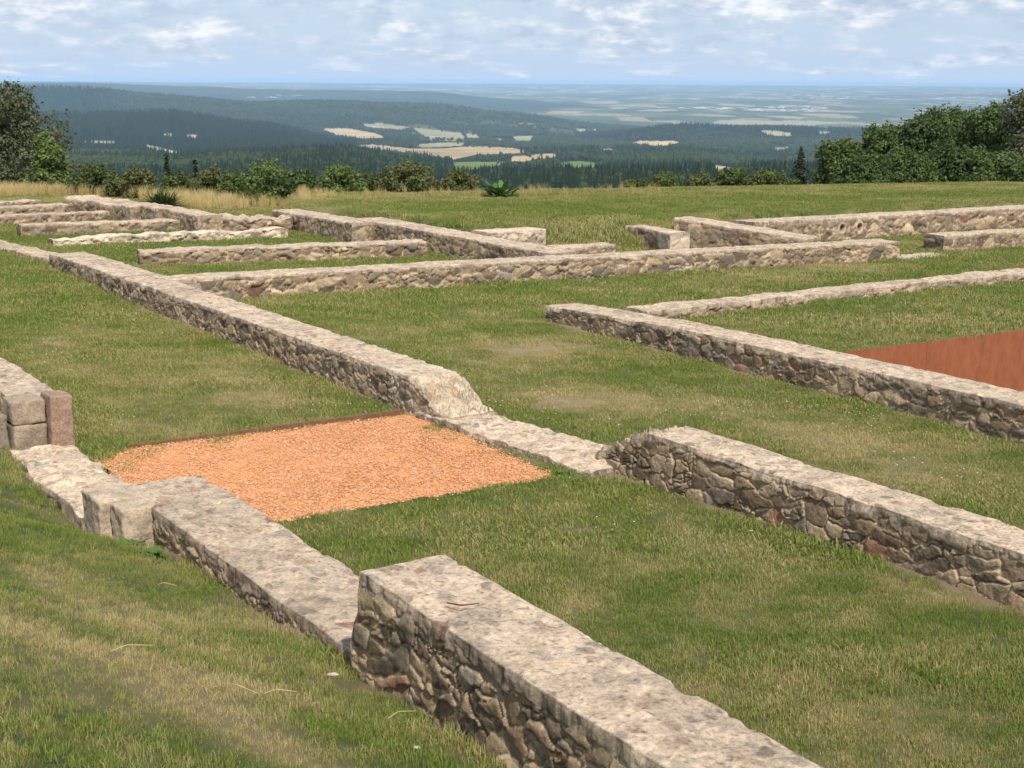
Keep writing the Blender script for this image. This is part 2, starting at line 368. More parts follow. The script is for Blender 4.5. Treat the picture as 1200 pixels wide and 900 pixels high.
    for nm, sel in (('masonry', ~cp), ('mortar_cap', cp)):
        if sel.any():
            v, q, a = subset(V, Q[sel], {'col': col}); mk(nm, v, q, M_STONE, root, a, smooth=True)
    if mask:
        WALLS.append([p0, p0 + d * L, p0 + d * L - nr * W, p0 - nr * W])
    root['_'] = 0; del root['_']
    return dict(p0=p0, d=d, nr=nr, L=L, W=W, root=root, seed=seed)
def U(u, v, h): return unp(u, v, h)[:2]
def wid(p0, p1, q):
    d = (p1 - p0) / np.linalg.norm(p1 - p0); nr = np.array([d[1], -d[0]]); return float(-(q - p0) @ nr)
def awall(name, label, e0, e1, h0, h1, W, **k):
    """edge pixels e0,e1 with heights h0,h1"""
    p0, p1 = U(*e0, h0), U(*e1, h1)
    if isinstance(W, tuple): W = wid(p0, p1, U(*W, (h0 + h1) / 2))
    hs = k.pop('hs', [(0, h0), (1, h1)])
    return wall(name, label, p0, p1, W, hs, **k)
GR = 'ruined stone foundation walls'
DK = dict(tone=1.12, warm=(1.03, .98, .91), smr=.95, relief=.58); LT = dict(tone=1.08, warm=(1.03, .99, .92), smr=.3)
# --- nearest run (same line, three lengths)
w1 = awall('stone_wall', 'tall thick wall in the foreground with a twig lying on its pale top', (420, 670), (778, 900), .98, .98, (970, 900), ext1=2.6, cell=(.18, .115), cap=.10, amp=.010, foot0=.30, captone=1.0, group=GR, res=.009, **DK)
w2 = awall('stone_wall', 'low mortar-topped wall beside the orange gravel with a square stone end and notch', (175, 592), (413, 765), .42, .42, (235, 556), ext0=.62, cell=(.18, .11), cap=.09, amp=.010, captone=.92, group=GR, res=.010, **DK)
w5 = awall('stone_wall', 'knee-high wall running off the right edge with a crumbled sloping left end', (745, 503), (1200, 649), .47, .39, (1200, 613), ext0=.62, ext1=2.5, slope0=.75, cell=(.21, .135), cap=.07, group=GR, hs=[(0, .47), (1, .39)], **DK)
w4 = awall('stone_wall', 'long narrow wall crossing the lawn to a broken white mortar end by the gravel', (143, 325), (475, 440), .37, .40, (520, 432), ext1=.95, slope1=.8, cell=(.17, .105), group=GR, white=(9.1, 10.6, .5), **DK)
w4b = awall('stone_wall', 'short low wall with a flat pale top at the far end of the lawn wall', (57, 297), (141, 324.5), .24, .34, (100, 292), cell=(.20, .12), group=GR, **DK)
w6 = awall('stone_wall', 'long low wall in front of the rust steel pit', (640, 358), (1200, 475), .24, .40, .60, ext1=2.0, cell=(.185, .11), group=GR, hs=[(0, .24), (.35, .36), (1, .40)], **DK)
w6b = awall('stone_wall', 'very low flat wall in the grass meeting the wall before the steel pit', (758, 364), (1200, 319), .17, .17, .52, ext1=3.0, cell=(.2, .1), cap=.08, amp=.02, group=GR, **LT)
w7 = awall('stone_wall', 'longest sunlit cross wall of brown rubble running over the middle of the site', (228, 326.5), (1055, 283), .38, .38, .66, ext0=.55, cell=(.30, .16), cap=.06, group=GR, **LT)
w9 = awall('stone_wall', 'low inner wall just behind the left half of the longest cross wall', (164, 295), (500, 283), .27, .33, .55, cell=(.28, .14), group=GR, ragged=.03, relief=1.3, cap=.05, **LT)
w10 = awall('stone_wall', 'ruined low wall with bright white rubble and lime mortar', (62, 281), (338, 268), .16, .2, .5, cell=(.22, .10), cap=.03, amp=.012, ragged=.06, relief=1.6, group=GR, white=(0, 20, .7), **LT)
w11 = awall('stone_wall', 'low tan wall directly behind the white rubble wall', (24, 264), (233, 257), .27, .27, .5, cell=(.28, .12), cap=.05, amp=.010, relief=1.2, ragged=.02, group=GR, **LT)
w12 = awall('stone_wall', 'third low cross wall counted back from the white rubble wall at far left', (0, 253.5), (158, 246.5), .24, .24, .5, ext0=2, cell=(.22, .10), amp=.011, relief=1.2, cap=.05, ragged=.03, group=GR, **LT)
w13 = awall('stone_wall', 'low cross wall close to the tall straw grass ending at a block of rubble', (0, 243.5), (82, 240), .26, .26, .6, ext0=2, cell=(.22, .10), amp=.011, relief=1.2, cap=.05, ragged=.03, group=GR, **LT)
w14 = awall('stone_wall', 'farthest low wall at left edge touching the tall straw grass', (0, 236.5), (48, 234.5), .22, .16, .6, ext0=2, cell=(.22, .10), amp=.012, relief=1.2, cap=.04, ragged=.04, group=GR, **LT)
w20 = awall('stone_wall', 'broad broken wall stub with rubble face in front of the straw grass', (74, 232), (152, 243), .42, .42, 1.0, cell=(.26, .15), amp=.016, ragged=.06, group=GR, **DK)
w21 = awall('stone_wall', 'pale topped sloping wall below the dark weed clump in the straw', (156, 239), (232, 252.5), .46, .46, .62, cell=(.22, .12), amp=.018, group=GR, **DK)
w21b = awall('stone_wall', 'heap-like crumbled wall between the two sloping walls near the straw grass', (231, 252), (342, 258), .44, .30, 1.1, cell=(.24, .14), amp=.022, relief=1.8, cap=.02, ragged=.14, group=GR, **LT)
w22 = awall('stone_wall', 'wide flat wall slanting from the straw grass towards the centre', (318, 246), (413, 262), .40, .46, (338, 241), ext0=0, cell=(.20, .12), amp=.018, group=GR, **DK)
w23 = awall('stone_wall', 'slanting wall with dark rubble side joining the longest cross wall at centre', (416, 256), (645, 297), .50, .38, .72, cell=(.20, .12), amp=.016, group=GR, **DK)
w25 = awall('stone_wall', 'short stub wall with whitish stones beside the earth bank', (575, 272.5), (640, 267.5), .50, .50, .6, cell=(.26, .15), amp=.02, group=GR, white=(0, 3, .45), **LT)
w26 = awall('stone_wall', 'flat broad slab stub built against the back of the longest cross wall', (655, 290.5), (722, 287), .385, .385, .55, cell=(.26, .15), group=GR, **LT)
w27 = awall('stone_wall', 'short wall with a white end stone beside the earth bank', (733, 264), (786, 273), .44, .44, .5, cell=(.3, .16), group=GR, white=(1.3, 3, .45), **DK)
w28 = awall('stone_wall', 'dark faced wall slanting down onto the longest cross wall on the right', (790, 255.5), (945, 281), .66, .40, .75, cell=(.22, .16), group=GR, **DK)
w29 = awall('stone_wall', 'far sunlit wall with two round pipe holes at right under the meadow', (884, 261), (1200, 243.5), .52, .52, .75, ext1=6, cell=(.30, .16), cap=.08, group=GR, holes=[(2.85, .27, .10), (3.45, .27, .10)], **LT)
w30 = awall('stone_wall', 'wall stub beyond the doorway gap at the right edge', (1106, 276), (1200, 271), .38, .38, .6, ext1=5, cell=(.30, .16), group=GR, **LT)
# --- flush footings, thresholds
f1 = awall('wall_footing', 'flat worn stone footing on the right side of the orange gravel', (492, 484), (692, 551), .07, .07, (545, 474), ext0=.1, cell=(.34, .26), cap=.3, captone=1.1, amp=.03, group=None, cat='stone footing', **LT)
f2 = awall('wall_footing', 'thin flat stone sill across the doorway gap in the longest cross wall', (1057, 302.5), (1112, 298.5), .05, .05, .55, cell=(.34, .26), cap=.3, cat='stone footing', **LT)
f3 = awall('wall_footing', 'flat stone strip level with the grass at the left edge beyond the lawn', (0, 290.5), (57, 304.5), .06, .06, .62, ext0=1.5, cell=(.34, .26), cap=.3, amp=.02, cat='stone footing', **LT)
# --- left block and doorway threshold
p3b, p3a = U(12, 468, .50), U(-75, 405, .50)
w3 = wall('stone_wall', 'wall at the left edge ending in squared blocks with a reddish corner stone', p3a, p3b, wid(p3a, p3b, U(66, 459, .50)), [(0, .5), (1, .5)], cell=(.42, .26), cap=.03, ext0=2.0, captone=1.0, amp=.012, group=GR, **DK)

# ================================================================== site frame (a: along the long walls, b: across)
A2 = np.array([math.sin(R(-33)), math.cos(R(-33))]); B2 = np.array([A2[1], -A2[0]])
def ab2xy(a, b): return a * A2[0] + b * B2[0], a * A2[1] + b * B2[1]
def ABp(a, b): return np.array(ab2xy(a, b))
def rough_block(name, a0, a1, b0, b1, z0, z1, col, parent, seed, amp=.02, res=.012, rnd=.022, col2=None):
    """a hewn stone block: rounded box with a chipped surface"""
    nx, ny, nz = [max(3, int(q / res)) for q in (a1 - a0, b1 - b0, z1 - z0)]
    V, Q = [], []
    def face(n, m, fn):
        o = sum(len(v) for v in V); i, j = np.meshgrid(np.linspace(-1, 1, n), np.linspace(-1, 1, m), indexing='ij'); V.append(np.stack(fn(i.ravel(), j.ravel()), 1)); return o, grid_faces(n, m, o)
    one = lambda q: np.ones_like(q)
    for n, m, fn, flip in ((nx, ny, lambda i, j: (i, j, one(i)), 0), (nx, ny, lambda i, j: (i, j, -one(i)), 1), (nx, nz, lambda i, j: (i, one(i), j), 1), (nx, nz, lambda i, j: (i, -one(i), j), 0), (ny, nz, lambda i, j: (one(i), i, j), 0), (ny, nz, lambda i, j: (-one(i), i, j), 1)):
        o, q = face(n, m, fn); Q.append(q[:, ::-1] if flip else q)
    P = np.concatenate(V); h = np.array([(a1 - a0) / 2, (b1 - b0) / 2, (z1 - z0) / 2]); P = P * h
    inner = np.clip(P, -(h - rnd), h - rnd); dd = P - inner; ln = np.linalg.norm(dd, axis=1, keepdims=True); P = inner + np.where(ln > 1e-6, dd / np.maximum(ln, 1e-6) * np.minimum(ln, rnd), 0)
    P = P + np.array([(a0 + a1) / 2, (b0 + b1) / 2, (z0 + z1) / 2])
    P += np.stack([fbm(P[:, 0] * 4, P[:, 1] * 4, P[:, 2] * 4, seed + k * 7, 4) for k in range(3)], 1) * amp * 1.4
    P += np.stack([fbm(P[:, 0] * 17, P[:, 1] * 17, P[:, 2] * 17, seed + k * 7 + 3, 3) for k in range(3)], 1) * .010
    x, y = ab2xy(P[:, 0], P[:, 1]); W = np.stack([x, y, P[:, 2] + plane(x, y)], 1)
    n1 = fbm(P[:, 0] * 6, P[:, 1] * 6, P[:, 2] * 6, seed + 50, 4)
    c = np.array(col)[None] * (1 + .35 * n1)[:, None]
    if col2 is not None:
        k = sstep(.0, .35, fbm(P[:, 0] * 3, P[:, 1] * 3, P[:, 2] * 3, seed + 70, 3))[:, None]; c = c * (1 - k) + np.array(col2) * k
    org = np.array(parent.location) if parent else np.zeros(3)
    return mk(name, W - org, np.concatenate(Q), M_STONE, parent, {'col': np.clip(c, .02, .8)}, smooth=True)
T = w3['root']
rough_block('corner_stone', 13.72, 14.05, 3.66, 3.88, -.25, .545, (.30, .205, .155), T, 301, .014)['label'] = 'upright reddish corner stone'
rough_block('squared_block', 13.86, 14.2, 3.33, 3.65, .27, .50, (.31, .25, .19), T, 302, .014)
rough_block('squared_block', 13.85, 14.2, 3.335, 3.65, -.2, .262, (.30, .245, .19), T, 303, .014)
rough_block('squared_block', 13.95, 14.4, 3.12, 3.318, -.2, .36, (.24, .20, .16), T, 304, .014)
T = w2['root']
rough_block('end_block', 10.40, 10.83, 3.08, 3.45, -.25, .425, (.46, .37, .285), T, 305, .02, res=.01, col2=(.34, .275, .21))
rough_block('end_block', 10.12, 10.37, 3.16, 3.45, -.25, .422, (.44, .355, .27), T, 306, .02, res=.01, col2=(.31, .25, .195))
rough_block('footing_stone', 10.02, 10.3, 3.02, 3.3, -.2, .10, (.42, .33, .25), T, 307, .03)
thr = wall('threshold_slab', 'worn flat doorstep of pale stone between the reddish corner stone and the notched block', ABp(13.75, 3.22), ABp(10.8, 3.22), .62, [(0, .05), (1, .06)], cell=(.36, .3), cap=.3, amp=.035, captone=1.15, cat='stone step', **LT)

# ================================================================== ground heights
def onface(u, v, bval=3.3):
    d = ray(u, v); t = bval / (d[0] * B2[0] + d[1] * B2[1]); P = np.array([0, 0, H]) + t * d
    return P[:2] @ A2, P[2] - plane(P[0], P[1])
fb = sorted([onface(*q) for q in ((108, 630), (190, 650), (300, 727), (400, 787), (480, 832), (570, 886))])
print('face foot', [(round(a, 2), round(h, 2)) for a, h in fb])
FA = np.array([-14, 0] + [a for a, _ in fb] + [13.9, 16, 80]); FH = np.array([fb[0][1] + .1, fb[0][1] + .05] + [h for _, h in fb] + [.02, .0, .0])
BROW = []
for u, v in ((-500, 216), (0, 216), (180, 222), (360, 232), (530, 230), (700, 228), (950, 222), (1200, 218), (1700, 212)):
    q = unp(u, v, .42); BROW.append((math.atan2(q[0], q[1]), math.hypot(q[0], q[1])))
BROW = np.array(BROW)
def browr(x, y): return np.interp(np.arctan2(x, y), BROW[:, 0], BROW[:, 1])
RAISE = [U(u, v, .42) for u, v in ((352, 243), (455, 250.5), (560, 265.5), (628, 262), (642, 265), (737, 260), (788, 267), (792, 256), (940, 248), (1200, 236), (1700, 214), (1700, 150), (352, 150), (352, 226))]
BANKP_ = [U(u, v, .2) for u, v in ((630, 258), (735, 255), (752, 292), (640, 292))]
GRAVEL = [ABp(10.56, 3.9), ABp(10.56, 7.32), ABp(13.46, 7.45), ABp(13.5, 4.4), ABp(13.2, 3.9)]
PIT = (9.0, 13.8, 13.3, 24.0)      # a0,a1,b0,b1
def ground(x, y, detail=True):
    x = np.asarray(x, float); y = np.asarray(y, float); a = x * A2[0] + y * A2[1]; b = x * B2[0] + y * B2[1]
    z = plane(x, y)
    foot = np.interp(a, FA, FH); s = np.maximum(3.34 - b, 0); taper = sstep(19, 14.5, a)
    bank = foot * sstep(-.15, .02, 3.42 - b) + (.40 * s - .12 * (1 - np.exp(-s / .5)) * .3) * taper
    bank = np.minimum(bank, 2.6); z = z + bank * np.where(b < 3.6, 1, 0)
    ins = inpoly(x, y, RAISE); sd = dpoly(x, y, RAISE); fall = np.where(inpoly(x, y, BANKP_), 1.9, .42); z = z + .44 * np.where(ins, 1.0, sstep(fall, .0, sd))
    d = np.maximum(np.hypot(x, y) - browr(x, y), 0); z = z - np.where(d < 12, .012 * d * d, .012 * 144 + .288 * (d - 12))
    if detail:
        g = inpoly(x, y, GRAVEL); dg = dpoly(x, y, GRAVEL); k = np.where(g, 0, sstep(0, .3, dg))
        z = z + .035 * fbm(x * .9, y * .9, seed=400, o=4) * k + .02 * fbm(x * 4, y * 4, seed=410, o=3) * k * sstep(3.4, 3.0, b) + np.where(g, -.05, 0)
    return z
DRYP = []
for (u, v, ru, k) in ((605, 378, 26, .9), (620, 412, 60, .8), (590, 402, 40, .6), (690, 470, 70, .6), (640, 466, 60, .7), (740, 480, 50, .5), (850, 478, 60, .7), (910, 505, 70, .6), (1000, 530, 70, .7), (1080, 570, 60, .7), (960, 560, 50, .6), (1150, 560, 60, .4),
        (400, 445, 40, .6), (330, 470, 50, .5), (60, 405, 22, .5), (170, 415, 50, .35), (270, 440, 60, .45), (120, 360, 30, .3), (880, 380, 60, .4), (1000, 375, 80, .35), (700, 650, 60, .35), (640, 715, 60, .45), (760, 790, 60, .3), (950, 790, 60, .4), (1100, 690, 40, .6), (1180, 700, 40, .7),
        (860, 640, 40, .4), (560, 790, 30, .4), (900, 325, 60, .6), (1000, 313, 60, .5), (700, 340, 40, .4), (480, 385, 40, .4), (560, 365, 40, .35), (430, 370, 30, .3), (1080, 285, 30, .5)):
    q = unp(u, v); DRYP.append((q[0], q[1], ru * math.hypot(q[0], q[1]) / F, k))
BANKP = []
for (u, v, s, k) in ((60, 690, .28, .7), (130, 722, .25, .8), (20, 745, .3, .9), (180, 790, .25, .6), (260, 800, .25, .6), (320, 845, .3, .9), (380, 880, .25, .8), (250, 850, .2, .5), (150, 800, .25, .5), (60, 830, .2, .4), (330, 740, .15, .6), (420, 800, .15, .7), (500, 870, .15, .5), (40, 650, .2, .3)):
    d = ray(u, v); ts = np.linspace(3, 16, 2600); X = ts[:, None] * d; hz = H + X[:, 2] - ground(X[:, 0], X[:, 1], False); i = int(np.argmax(hz < 0)); BANKP.append((X[i, 0], X[i, 1], s, k))
def dryness(x, y):
    a = x * A2[0] + y * A2[1]; b = x * B2[0] + y * B2[1]
    d = .25 + .45 * fbm(x * .55, y * .55, seed=500, o=4) + .55 * fbm(x * 2.2, y * 2.6, seed=510, o=5) + .25 * vn(x * 9, y * 11, seed=512)
    d = d + (.40 * fbm(a * .9, b * 2.6, seed=520, o=3) - .10) * sstep(3.3, 2.6, b)
    wx = x + .25 * vn(x * 2.2, y * 2.2, seed=530); wy = y + .25 * vn(x * 2.2 + 7, y * 2.2, seed=531)
    for px, py, r, k in DRYP: d = d + .85 * k * np.exp(-((wx - px) ** 2 + (wy - py) ** 2) / (r * r))
    for px, py, r, k in BANKP:
        da = (wx - px) * A2[0] + (wy - py) * A2[1]; db = (wx - px) * B2[0] + (wy - py) * B2[1]; d = d + .58 * k * np.exp(-(da / (1.9 * r)) ** 2 - (db / r) ** 2)
    far = np.hypot(x, y) - browr(x, y); d = d + .32 * sstep(-4.0, -1, far) - .10 * sstep(26, 32, np.hypot(x, y)) + .1 * sstep(25, 40, np.hypot(x, y)) * vn(x * .3, y * .9, seed=540)
    ins = inpoly(x, y, RAISE); dr = dpoly(x, y, RAISE); d = d + np.where(ins, .2 * sstep(1.2, .1, dr), .15 * sstep(.8, .1, dr))
    return np.clip(d, 0, 1)
WPOLY = [np.array(w) for w in WALLS]
def walldist(x, y, cut=1.0):
    d = np.full(np.shape(x), 9.0)
    for w in WPOLY:
        c = w.mean(0); rad = np.linalg.norm(w - c, axis=1).max() + cut
        s = np.hypot(x - c[0], y - c[1]) < rad
        if s.any():
            q = dpoly(x[s], y[s], w); q = np.where(inpoly(x[s], y[s], w), -q, q); t = d[s]; d[s] = np.minimum(t, q)
    return d
def soilness(x, y, wd=None):
    wd = walldist(x, y) if wd is None else wd
    s = sstep(.22, .04, wd) * sstep(-.35, .2, vn(x * 1.7, y * 1.7, seed=560)) * .9
    n = fbm(x * 1.6, y * 3.2, seed=570, o=4)
    for (u, v, ru, k) in ((605, 378, 30, 1), (640, 412, 70, 1), (590, 402, 55, .8), (690, 412, 40, .7), (660, 472, 80, .75), (740, 482, 60, .6), (860, 478, 50, .5), (1000, 535, 60, .45), (880, 350, 60, .6), (1020, 315, 60, .7), (960, 237, 40, .5), (1050, 235, 60, .6)):
        q = unp(u, v, .42 if v < 250 else 0); r = ru * math.hypot(q[0], q[1]) / F; s = np.maximum(s, k * sstep(-.1, .25, n + .35 * np.exp(-((x - q[0]) ** 2 + (y - q[1]) ** 2) / (r * r)) - .25) * np.exp(-((x - q[0]) ** 2 + (y - q[1]) ** 2) / (2 * r * r)))
    return np.clip(s, 0, 1)
def axis(segs, extra=()):
    v = []
    for a, b, s in segs: v += list(np.arange(a, b, s))
    v = np.array(v + [segs[-1][1]])
    for e in extra: v[np.argmin(np.abs(v - e))] = e
    return v
ga = axis([(-16, -2, .5), (-2, 18, .085), (18, 50, .2), (50, 78, .6)], (PIT[0], PIT[1], 10.56, 13.48)); gb = axis([(-46, -12, .8), (-12, 0, .22), (0, 14, .085), (14, 44, .22), (44, 64, .8)], (PIT[2], PIT[3], 3.34))
AA, BB = np.meshgrid(ga, gb, indexing='ij'); gx, gy = ab2xy(AA.ravel(), BB.ravel()); gzv = ground(gx, gy)
Q = grid_faces(len(ga), len(gb))[:, ::-1]; ca, cb = AA.ravel()[Q].mean(1), BB.ravel()[Q].mean(1)
Q = Q[~((ca > PIT[0]) & (ca < PIT[1]) & (cb > PIT[2]) & (cb < PIT[3]))]
go = mk('ground', np.stack([gx, gy, gzv], 1), Q, M_GROUND, None, {'dry': dryness(gx, gy), 'soil': soilness(gx, gy)}, smooth=True); go['kind'] = 'structure'

# ================================================================== steel-lined pit
def abox(a0, a1, b0, b1, z0, z1):
    V = [];
    for z in (z0, z1):
        for a, b in ((a0, b0), (a1, b0), (a1, b1), (a0, b1)):
            x, y = ab2xy(a, b); V.append((x, y, z + plane(x, y)))
    return np.array(V), np.array([(0, 1, 2, 3), (7, 6, 5, 4), (0, 4, 5, 1), (1, 5, 6, 2), (2, 6, 7, 3), (3, 7, 4, 0)])
a0, a1, b0, b1 = PIT
o = ABp(a1, (b0 + b1) / 2)
pit = empty('pit_lining', (o[0], o[1], plane(*o) - 1.8), 'rust orange weathered steel lining of the sunken pit', 'steel lining'); porg = np.array(pit.location)
for i in range(4):
    ba = b0 + (b1 - b0) * i / 4; bb = b0 + (b1 - b0) * (i + 1) / 4 - .006
    v, q = abox(a1 - .012, a1 - .002, ba, bb, -1.8, .025); mk('steel_panel', v - porg, q, M_STEEL, pit)
for (x0, x1, y0, y1) in ((a0 + .002, a1 - .015, b0 + .002, b0 + .012), (a0 + .002, a1 - .015, b1 - .012, b1 - .002), (a0 + .002, a0 + .012, b0 + .015, b1 - .015)):
    v, q = abox(x0, x1, y0, y1, -1.8, .025); mk('steel_panel', v - porg, q, M_STEEL, pit)
v, q = abox(a0 - .3, a1 + .3, b0 - .3, b1 + .3, -1.9, -1.79); tag(mk('pit_floor', v, q, mat_plain('pit_gravel', (.35, .28, .2), .3, 60)), kind='structure')
WPOLY.append(np.array([ABp(a0, b0), ABp(a1, b0), ABp(a1, b1), ABp(a0, b1)]))

# ================================================================== gravel bed, edging
M_GRAV = mat_plain('orange_gravel', (.57, .285, .138), .35, 160, .95, .6, .006)
xs = axis([(10.45, 13.6, .03)]); ys = axis([(3.7, 7.6, .03)]); AA, BB = np.meshgrid(xs, ys, indexing='ij'); x, y = ab2xy(AA.ravel(), BB.ravel())
zz = plane(x, y) - .004 + .012 * fbm(x * 7, y * 7, seed=600, o=3) + .02 * fbm(x * 1.5, y * 1.5, seed=601, o=2)
Q = grid_faces(len(xs), len(ys))[:, ::-1]; edge = .05 * vn(x * 5, y * 5, seed=602); keep = inpoly(x, y, GRAVEL) | (dpoly(x, y, GRAVEL) < .03 + edge); Q = Q[keep[Q].all(1)]
v, q, a = subset(np.stack([x, y, zz], 1), Q, {}); tag(mk('gravel_bed', v, q, M_GRAV, smooth=True), kind='structure')
v, q = abox(13.50, 13.525, 4.35, 7.38, -.1, .045); v[:, 2] += .008 * np.sin(v[:, 0] * 9); o = v.mean(0)
tag(mk('edging_strip', v - o, q, mat_plain('rusty_edging', (.17, .085, .05), .35, 25)), 'thin rusty brown edging strip along the far side of the orange gravel', 'edging'); bpy.data.objects['edging_strip'].location = o

# ================================================================== scatter
def scatter(name, pts, rotz, scale, idx, dry, protos, kind='stuff', tilt=None):
    o = mk(name, pts, np.zeros((0, 4), np.int32), None, None, {'dry': dry, 'scl': scale, 'rz': rotz, 'pi': idx, 'tl': tilt if tilt is not None else np.zeros(len(pts))})
    o['kind'] = kind
    col = bpy.data.collections.new(name + '_kinds')
    for p in protos:
        C.objects.unlink(p); col.objects.link(p)
    g = bpy.data.node_groups.new(name + '_scatter', 'GeometryNodeTree')
    g.interface.new_socket('Geometry', in_out='INPUT', socket_type='NodeSocketGeometry'); g.interface.new_socket('Geometry', in_out='OUTPUT', socket_type='NodeSocketGeometry')
    N = g.nodes; gi, gu = N.new('NodeGroupInput'), N.new('NodeGroupOutput'); ip = N.new('GeometryNodeInstanceOnPoints'); ci = N.new('GeometryNodeCollectionInfo')
    ci.inputs['Collection'].default_value = col; ci.inputs['Separate Children'].default_value = True; ci.inputs['Reset Children'].default_value = True
    def at(n):
        q = N.new('GeometryNodeInputNamedAttribute'); q.data_type = 'FLOAT'; q.inputs['Name'].default_value = n; return q.outputs[0]
    cx = N.new('ShaderNodeCombineXYZ'); L = g.links.new
    L(at('rz'), cx.inputs[2]); L(at('tl'), cx.inputs[0]); L(gi.outputs[0], ip.inputs['Points']); L(ci.outputs[0], ip.inputs['Instance']); ip.inputs['Pick Instance'].default_value = True
    L(at('pi'), ip.inputs['Instance Index']); L(at('scl'), ip.inputs['Scale']); L(cx.outputs[0], ip.inputs['Rotation']); L(ip.outputs[0], gu.inputs[0])
    md = o.modifiers.new('scatter', 'NODES'); md.node_group = g
    return o
def tuft(name, n, rad, h0, h1, wd, mat, seed, lean=.5):
    r = np.random.default_rng(seed); V, Q, rb = [], [], []
    for i in range(n):
        a = r.uniform(0, 6.283); q = rad * math.sqrt(r.uniform()); x, y = q * math.cos(a), q * math.sin(a); f = r.uniform(0, 6.283); h = r.uniform(h0, h1); l = h * r.uniform(.1, lean) ; b = r.uniform(0, 6.283)
        wx, wy = math.cos(f) * wd / 2, math.sin(f) * wd / 2; lx, ly = math.cos(b) * l, math.sin(b) * l; o = len(V); rv = r.uniform()
        V += [(x - wx, y - wy, -.01), (x + wx, y + wy, -.01), (x - wx * .8 + lx * .35, y - wy * .8 + ly * .35, h * .6), (x + wx * .8 + lx * .35, y + wy * .8 + ly * .35, h * .6), (x - wx * .2 + lx, y - wy * .2 + ly, h), (x + wx * .2 + lx, y + wy * .2 + ly, h)]
        Q += [(o, o + 1, o + 3, o + 2), (o + 2, o + 3, o + 5, o + 4)]; rb += [rv] * 6
    return mk(name, V, Q, mat, None, {'rb': np.array(rb)})
def wedge(r0_, r1_, dens, half=R(27)):
    A = .5 * (r1_ ** 2 - r0_ ** 2) * 2 * half; n = int(A * dens); r = np.sqrt(rng.uniform(r0_ ** 2, r1_ ** 2, n)); t = rng.uniform(-half, half, n); return r * np.sin(t), r * np.cos(t)
protos = []
for k in range(3): protos.append(tuft('ga%d' % k, 36, .075, .014, .042, .0042, M_GRASS, 20 + k, .9))
for k in range(3): protos.append(tuft('gb%d' % k, 36, .11, .014, .040, .007, M_GRASS, 30 + k, .9))
for k in range(3): protos.append(tuft('gc%d' % k, 40, .20, .025, .06, .012, M_GRASS, 40 + k, .7))
PX, PY, PI_, PS = [], [], [], []
for lod, (ra, rb_, de) in enumerate(((1.5, 10.5, 420), (10.5, 22, 190), (22, 58, 62))):
    x, y = wedge(ra, rb_, de, R(30) if lod < 2 else R(27)); PX.append(x); PY.append(y); PI_.append(lod * 3 + rng.integers(0, 3, len(x))); PS.append(rng.uniform(.7, 1.25, len(x)))
x, y, ii, ss = map(np.concatenate, (PX, PY, PI_, PS))
wd = walldist(x, y); so = soilness(x, y, wd); dr = dryness(x, y)
dg = dpoly(x, y, GRAVEL); ing = inpoly(x, y, GRAVEL)
k = (wd > .03) & (dpoly(x, y, WPOLY[-1]) > .10) & (~ing) & (dg > .04) & (rng.uniform(size=len(x)) > so * .92) & (np.hypot(x, y) < browr(x, y) + 6)
b_ = x * B2[0] + y * B2[1]
x, y, ii, ss, dr, wd, b_ = (q[k] for q in (x, y, ii, ss, dr, wd, b_))
ss = ss * (1 - .12 * dr) * (1 + .5 * sstep(.25, .05, wd) * (vn(x * 2, y * 2, seed=580) > 0)) * np.where(b_ < 3.3, .68, 1) * (1 + .35 * vn(x * 1.3, y * 1.3, seed=581))
# rank tufts on the gravel's rim
tx, ty = [], []
for (a_, bq, n, s) in ((12.2, 7.47, 40, .5), (12.75, 7.44, 40, .18), (13.38, 5.2, 40, .18), (13.3, 4.4, 14, .2), (12.9, 3.98, 24, .25), (10.8, 7.5, 20, .2)):
    q = np.array(ABp(a_, bq)); tx.append(q[0] + A2[0] * rng.normal(0, s, n) + B2[0] * rng.normal(0, .05, n)); ty.append(q[1] + A2[1] * rng.normal(0, s, n) + B2[1] * rng.normal(0, .05, n))
tx, ty = np.concatenate(tx), np.concatenate(ty); n = len(tx)
gp = np.stack([np.concatenate([x, tx]), np.concatenate([y, ty]), np.concatenate([ground(x, y), plane(tx, ty)])], 1)
MOUND = [U(u, v, .25) for u, v in ((640, 268), (738, 263), (748, 290), (640, 289))]
mx, my = wedge(24, 38, 55, R(12)); km = inpoly(mx, my, MOUND) & (walldist(mx, my) > .12); mx, my = mx[km], my[km]; nm = len(mx); print('mound', nm)
gp = np.concatenate([gp, np.stack([mx, my, ground(mx, my)], 1)]); ss = np.concatenate([ss, rng.uniform(.5, .9, n), rng.uniform(1.6, 3.0, nm)]); ii = np.concatenate([ii, rng.integers(0, 3, n) + 3, rng.integers(0, 3, nm) + 3]); dr = np.concatenate([dr, np.full(n, .05), np.clip(rng.normal(.5, .3, nm), 0, 1)])
print('tufts', len(gp))
scatter('grass', gp, rng.uniform(0, 6.28, len(gp)), ss, ii, dr, protos)
M_CLOV = mat_plain('clover_head', (.60, .57, .50), .1, 30)
def clover(name, seed):
    r = np.random.default_rng(seed); V, Q = [], []
    for i in range(3):
        cx, cy, cz = r.normal(0, .12), r.normal(0, .12), r.uniform(.03, .05); o = len(V)
        for dx, dy, dz_ in ((-1, 0, 0), (0, -1, 0), (1, 0, 0), (0, 1, 0), (0, 0, .8), (0, 0, -.8)): V.append((cx + dx * .007, cy + dy * .007, cz + dz_ * .007))
        Q += [(o, o + 1, o + 4, o + 4), (o + 1, o + 2, o + 4, o + 4), (o + 2, o + 3, o + 4, o + 4), (o + 3, o, o + 4, o + 4)]
    return mk(name, V, np.array(Q)[:, :3], M_CLOV)
